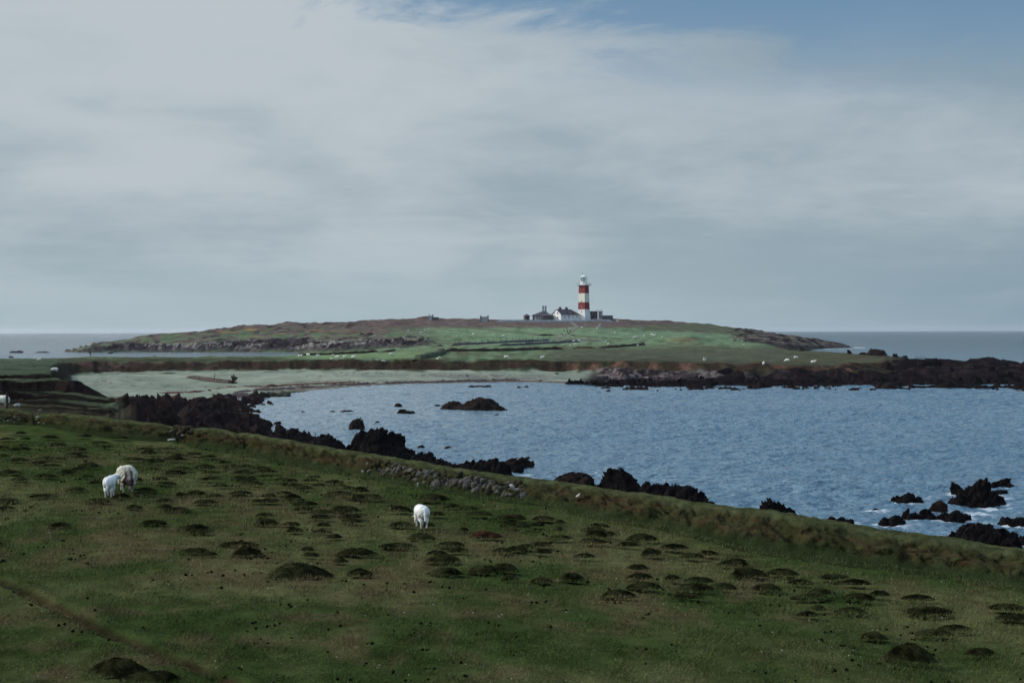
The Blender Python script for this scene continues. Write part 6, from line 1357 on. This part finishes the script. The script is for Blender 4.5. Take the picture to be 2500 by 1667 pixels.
low_wall('field_bank', [(1084, 858.5), (1180, 858), (1290, 855), (1372, 853)], 1.05, 1.6, M_fbank, 'long straight dark bank across the middle fields, ending right of centre', 803, 'bank')
low_wall('field_bank', [(1398, 851), (1425, 850.5), (1452, 850.5)], .95, 1.5, M_fbank, 'short dark hump of bank right of the long straight bank', 804, 'bank')
low_wall('field_bank', [(1466, 849.5), (1500, 848), (1540, 845), (1572, 841.5)], .9, 1.4, M_fbank, 'dark bank rising to the right, broken at its right end', 805, 'bank')
low_wall('field_bank', [(1020, 879), (1045, 873.5), (1070, 868), (1079, 862), (1077, 857.5)], 1.1, 2.2, M_fbankg, 'curved grassy bank joining the cliff edge to the long dark bank', 806, 'bank')
low_wall('field_bank', [(1922, 853.2), (1950, 853), (1980, 855)], .6, 1.2, M_fbank, 'thin dark turf edge at the right end of the fields', 807, 'bank')
low_wall('field_bank', [(1313, 819.5), (1355, 819)], .7, 1.3, M_fbank, 'low dark hump in the pasture left of the path', 808, 'bank')
low_wall('field_bank', [(1392, 819.5), (1404, 819)], 1.6, 1.8, M_fbankg, 'small dark bush right of the walkers', 809, 'bush')
low_wall('stone_wall', [(1218, 844.5), (1260, 843.5), (1320, 840), (1380, 837), (1415, 835)], 1.0, .6, M_wall, 'nearer dry stone wall below the fenced wall', 810)
low_wall('stone_wall', [(1100, 843.5), (1150, 841.5), (1220, 837.5), (1290, 834.5), (1342, 832)], 1.0, .6, M_wall, 'upper dry stone wall with fence posts, left of the gateway', 811)
low_wall('stone_wall', [(1374, 832.5), (1395, 832), (1440, 833.5), (1470, 834)], .9, .6, M_wall, 'upper dry stone wall right of the gateway', 812)
def fence():
    root = None; pts = [(1120, 839), (1137, 838.5), (1145, 838), (1162, 837), (1177, 836.5), (1191, 835.5), (1204, 834.5), (1222, 833), (1237, 832.2), (1252, 831.5), (1269, 831), (1285, 830.5), (1300, 830), (1312, 830), (1326, 829.8), (1342, 829.5)]
    W = [ground_hit(px, py, 400) for px, py in pts]; o = W[7]
    root = empty('fence', o, 0, 'row of thin fence posts along the upper stone wall', 'fence')
    for w in W: q = w - o; MB().frustum(6, .13, .11, -.3, 1.75, q[0], q[1]).build('post', M_post, root).location = (0, 0, q[2])
    m = MB()
    for a, b in zip(W[:-1], W[1:]):
        for h in (.7, 1.2): m.bar(tuple(a - o + np.array([0, 0, h])), tuple(b - o + np.array([0, 0, h])), .018, 4)
    m.build('wire', M_post, root)
fence()
def cairn():
    P = ground_hit(1463, 802, 700); root = empty('cairn', P, 0, 'pale stone cairn topped by an upright stone on the right hill pasture', 'cairn')
    r = random.Random(5)
    for (x, z, w, h) in ((-1.3, .3, 1.6, .9), (0, .4, 1.9, 1.1), (1.3, .25, 1.4, .8), (-.5, 1.1, 1.3, .9), (.5, 1.2, 1.2, .9), (.1, 2.0, 1.0, 1.0), (.7, 2.7, .7, 1.0)):
        o = link('stone', stone_mesh(820 + int(x * 10) + int(z * 7), w, w * .8, h, 2), M_stonew, root, (x, r.uniform(-.3, .3), z)); o.rotation_euler = (0, 0, r.uniform(0, 3))
cairn()
def ruins():
    P = at(1183, 779.5, 930); P[2] = H_far(1183, 930); root = empty('ruined_hut', P, .15, 'small roofless stone hut with raised ends on the skyline', 'ruin')
    b = at(1183, 777.5, 930)[2] - P[2]
    MB().box(-2.4, 2.4, 0, 3, -1, b + 1.2).build('wall', M_paleg, root); MB().box(-2.7, -2.1, -.1, 3.1, -1, b + 1.9).build('gable_end', M_wall, root); MB().box(2.1, 2.7, -.1, 3.1, -1, b + 1.9).build('gable_end', M_wall, root)
    P = at(1054, 776, 935); P[2] = H_far(1054, 935); root = empty('ruined_lookout', P, 0, 'tiny broken white lookout on the heather skyline, left of the ruined hut', 'ruin')
    t = max(at(1054, 771.0, 935)[2] - P[2], 1.0)
    MB().box(-1.9, .3, 0, 2, -1.5, t).box(-1.9, -1.2, 0, 2, t, t + .9).build('wall', M_paleg, root); MB().box(.3, 1.0, 0, 1.5, -1.5, t + .8).box(1.0, 4.6, .3, 1.3, -1.5, t - .9).build('broken_wall', M_wall, root)
ruins()
def path():
    pts = [(1350, 831), (1362, 826), (1378, 818.5), (1392, 811), (1402, 805), (1409, 799), (1407, 795), (1400, 790), (1393, 785), (1386, 781)]
    W = [ground_hit(px, py, 500) for px, py in pts]; P = []
    for a, b in zip(W[:-1], W[1:]):
        for k in range(14): P.append(a + (b - a) * k / 14)
    P = np.array(P); V = []
    for s in (-1.3, -.5, .5, 1.3):
        for p in P: x = p[0] + s; V.append((x, p[1], H_world(x, p[1]) + .22 - .2 * (abs(s) > 1)))
    me = mesh_np('path', np.array(V), grid_faces(4, len(P))); setp(link('path', me, mat_two('worn_path', (.10, .095, .075), (.17, .165, .14), .8)), kind='structure')
path()

# ------------------------------------------------------------------ things on the beach
def beach_pt(px, py): return ground_hit(px, py, 215)
def weed_line(name, pts, w, label, mat, seed, n, hgt=.16):
    r = np.random.RandomState(seed); W = np.array([beach_pt(*p) for p in pts]); V = []; Fc = []
    L = np.r_[0, np.cumsum(np.hypot(np.diff(W[:, 0]), np.diff(W[:, 1])))]
    for i in range(n):
        t = r.uniform(0, L[-1]); x = np.interp(t, L, W[:, 0]) + r.normal() * w * .6; y = np.interp(t, L, W[:, 1]) + r.normal() * w
        if fbm(np.array(x / 5), np.array(y / 5), 3, seed) < .46: continue
        z = H_world(x, y); a = r.uniform(-.5, .5) ; l = r.uniform(.4, 1.6); wd = r.uniform(.12, .35); h = hgt * r.uniform(.5, 1.6); b = len(V)
        ca, sa = math.cos(a), math.sin(a)
        for (u, v_, q) in ((-1, 0, 0), (-.4, -1, 0), (.5, -1, 0), (1, 0, 0), (.4, 1, 0), (-.5, 1, 0), (0, 0, 1)):
            X = u * l * .5; Y_ = v_ * wd; V.append((x + X * ca - Y_ * sa, y + X * sa + Y_ * ca, z - .02 + q * h))
        Fc += [(b + k, b + (k + 1) % 6, b + 6) for k in range(6)]
    o = W.mean(0); V = np.array(V) - o
    return setp(link(name, mesh_np(name, V, np.array(Fc), smooth=False), mat, None, o), label, 'seaweed', kind='stuff')
weed_line('seaweed', [(540, 966), (600, 956), (660, 950), (760, 943), (860, 938), (960, 934.5), (1060, 932), (1160, 930), (1260, 928)], 1.3, 'dark wet seaweed strand along the water edge of the beach', M_weedd, 31, 3600, .2)
weed_line('seaweed', [(590, 943), (650, 945), (700, 940), (780, 936), (860, 932)], .9, 'thin broken seaweed line higher on the sand', M_weed, 32, 700)
weed_line('seaweed', [(400, 960), (440, 958), (500, 955), (530, 950), (560, 944)], 1.2, 'seaweed line below the left part of the sand', M_weed, 33, 420)
weed_line('seaweed', [(280, 925), (330, 938), (390, 945), (460, 948)], 5.0, 'small scattered weed scraps on the left sand', M_weedd, 34, 300, .08)
weed_line('seaweed', [(720, 918), (820, 916), (940, 912), (1100, 914), (1300, 917)], 4.0, 'small scattered weed scraps on the upper middle sand', M_weedd, 35, 420, .08)
def heap(px, py, w, h, label, seed):
    P = beach_pt(px, py); s = P[1] / F; r = np.random.RandomState(seed); V = []; Fc = []; W = w * s; Hh = h * s
    X, Y = np.meshgrid(np.linspace(-1.1, 1.1, 34), np.linspace(-1.1, 1.1, 22)); q = np.sqrt(X ** 2 + Y ** 2) + (fbm(X * 3, Y * 3, 3, seed) - .5) * .5
    Zr = Hh * np.clip(1 - q ** 1.6, -.15, 1) + (fbm(X * 9, Y * 9, 3, seed + 1) - .5) * Hh * .35 * (q < .95)
    v = np.stack([X * W / 2, Y * W * .35, Zr], -1).reshape(-1, 3); f = grid_faces(22, 34); f = f[v[f][:, :, 2].max(1) > -.12 * Hh]; v, f = compact(v, f)
    setp(link('seaweed_heap', mesh_np('seaweed_heap', v, f, smooth=False), M_weed, None, P), label, 'seaweed heap')
heap(662, 944, 32, 7, 'rusty seaweed heap in the middle of the strand line', 41)
heap(475, 957.5, 24, 5, 'flat rusty seaweed heap left of the dark rock ridge top', 42)
heap(511, 954, 12, 4, 'small brownish seaweed heap right of the flat rusty one', 43)
heap(425, 970.5, 40, 5, 'long rusty seaweed heap at the foot of the lichened rocks', 44)
def wreck():
    # long flat oval of driftwood poles with a root stump at its right end
    A = beach_pt(463, 921); B = beach_pt(570, 936); mid = (A + B) / 2
    ax = (B - A)[:2]; L = np.linalg.norm(ax); ax = ax / L; rz = math.atan2(ax[1], ax[0])
    root = empty('driftwood_raft', mid, rz, 'long oval of tangled driftwood poles lying on the sand, stump at right', 'driftwood')
    r = random.Random(9)
    def zg(x, y): wx = mid[0] + x * math.cos(rz) - y * math.sin(rz); wy = mid[1] + x * math.sin(rz) + y * math.cos(rz); return H_world(wx, wy) - mid[2]
    for k in range(46):
        t = r.uniform(-.47, .44); y = r.uniform(-1, 1) * 2.0 * math.sqrt(max(0, 1 - (t / .5) ** 2)); l = r.uniform(1.5, 4.5)
        y2 = y + r.uniform(-.5, .5); x0 = t * L - l / 2; x1 = t * L + l / 2
        x0 = max(x0, -L * .5); x1 = min(x1, L * .5)
        m = MB(); m.bar((x0, y, zg(x0, y) + r.uniform(.05, .4)), (x1, y2, zg(x1, y2) + r.uniform(.05, .45)), r.uniform(.05, .12), 6); m.build('pole', M_drift if k % 3 else M_weedd, root)
    for sg in (-1, 1):
        m = MB(); n = 18
        for k in range(n):
            a0 = math.pi * k / n; a1 = math.pi * (k + 1) / n
            p = (-L / 2 * math.cos(a0), sg * 2.3 * math.sin(a0)); q = (-L / 2 * math.cos(a1), sg * 2.3 * math.sin(a1)); m.bar((*p, zg(*p) + .18), (*q, zg(*q) + .18), .16, 6)
        m.build('edge_log', M_weedd, root)
    m = MB(); x = L / 2 - .2
    for (dx, dy, dz) in ((1, .2, 1.2), (.3, -.5, 1.5), (-.6, .3, 1.4), (1.3, -.3, .5), (.8, -1.2, -.2), (-.3, -1.1, .1), (1.2, .5, .9), (0, .1, 1.8)): m.bar((x, 0, .3), (x + dx, dy, .35 + dz * .75), .2, 6)
    m.build('root_stump', M_weedd, root)
    m = MB(); m.bar((.2, .8, .1), (.3, .9, 1.6), .07, 6); m.bar((.0, .8, .9), (.7, .9, 1.0), .05, 6); m.build('upright_branch', M_weedd, root)
wreck()
for (px, py, w, h, lab) in [(1141, 919, 8, 4, 'small dark stone alone on the upper middle sand'), (1360, 913, 10, 4, 'dark stone on the sand at the right end of the beach'), (1320, 930, 8, 3, 'dark stone on the wet sand near the water edge'), (833, 910, 6, 2, 'tiny stone at the foot of the cliff in the middle of the beach')]:
    small_stone(px, py, w, h, lab, px, M_rockb, plane=False)
def dinghy():
    pass
P = ground_hit(377.5, 872.3, 300)
def bird():
    root = empty('bird', P, .2, 'dark bird standing on the isthmus turf against the water', 'bird')
    m = MB()
    for (c, r_) in (((0, 0, .42), (.30, .13, .15)), ((.26, 0, .52), (.10, .08, .08))): v, f = sphere_pts(c, r_, 12); m.add(v, f)
    limb(m, [(-.25, 0, .42, .07), (-.48, 0, .40, .025)]); limb(m, [(.32, 0, .53, .04), (.46, 0, .50, .015)])
    limb(m, [(.02, .05, .32, .025), (.02, .05, .0, .018)]); limb(m, [(.02, -.05, .32, .025), (.02, -.05, .0, .018)])
    me = remeshed(m, .03, 2); link('body', me, M_dark, root)
bird()

# ------------------------------------------------------------------ sea air
def haze():
    m = MB(); m.box(-24000, 24000, -60, 27000, -8, 62); o = m.build('haze', None)
    mt = bpy.data.materials.new('sea_haze'); mt.use_nodes = True; nt = mt.node_tree
    for n in list(nt.nodes): nt.nodes.remove(n)
    out = nt.nodes.new('ShaderNodeOutputMaterial'); v = nt.nodes.new('ShaderNodeVolumePrincipled')
    v.inputs['Density'].default_value = 0.00003; v.inputs['Color'].default_value = (0.86, 0.93, 1.0, 1); v.inputs['Anisotropy'].default_value = 0.3
    nt.links.new(v.outputs[0], out.inputs['Volume']); o.data.materials.append(mt)
    setp(o, kind='stuff')
haze()
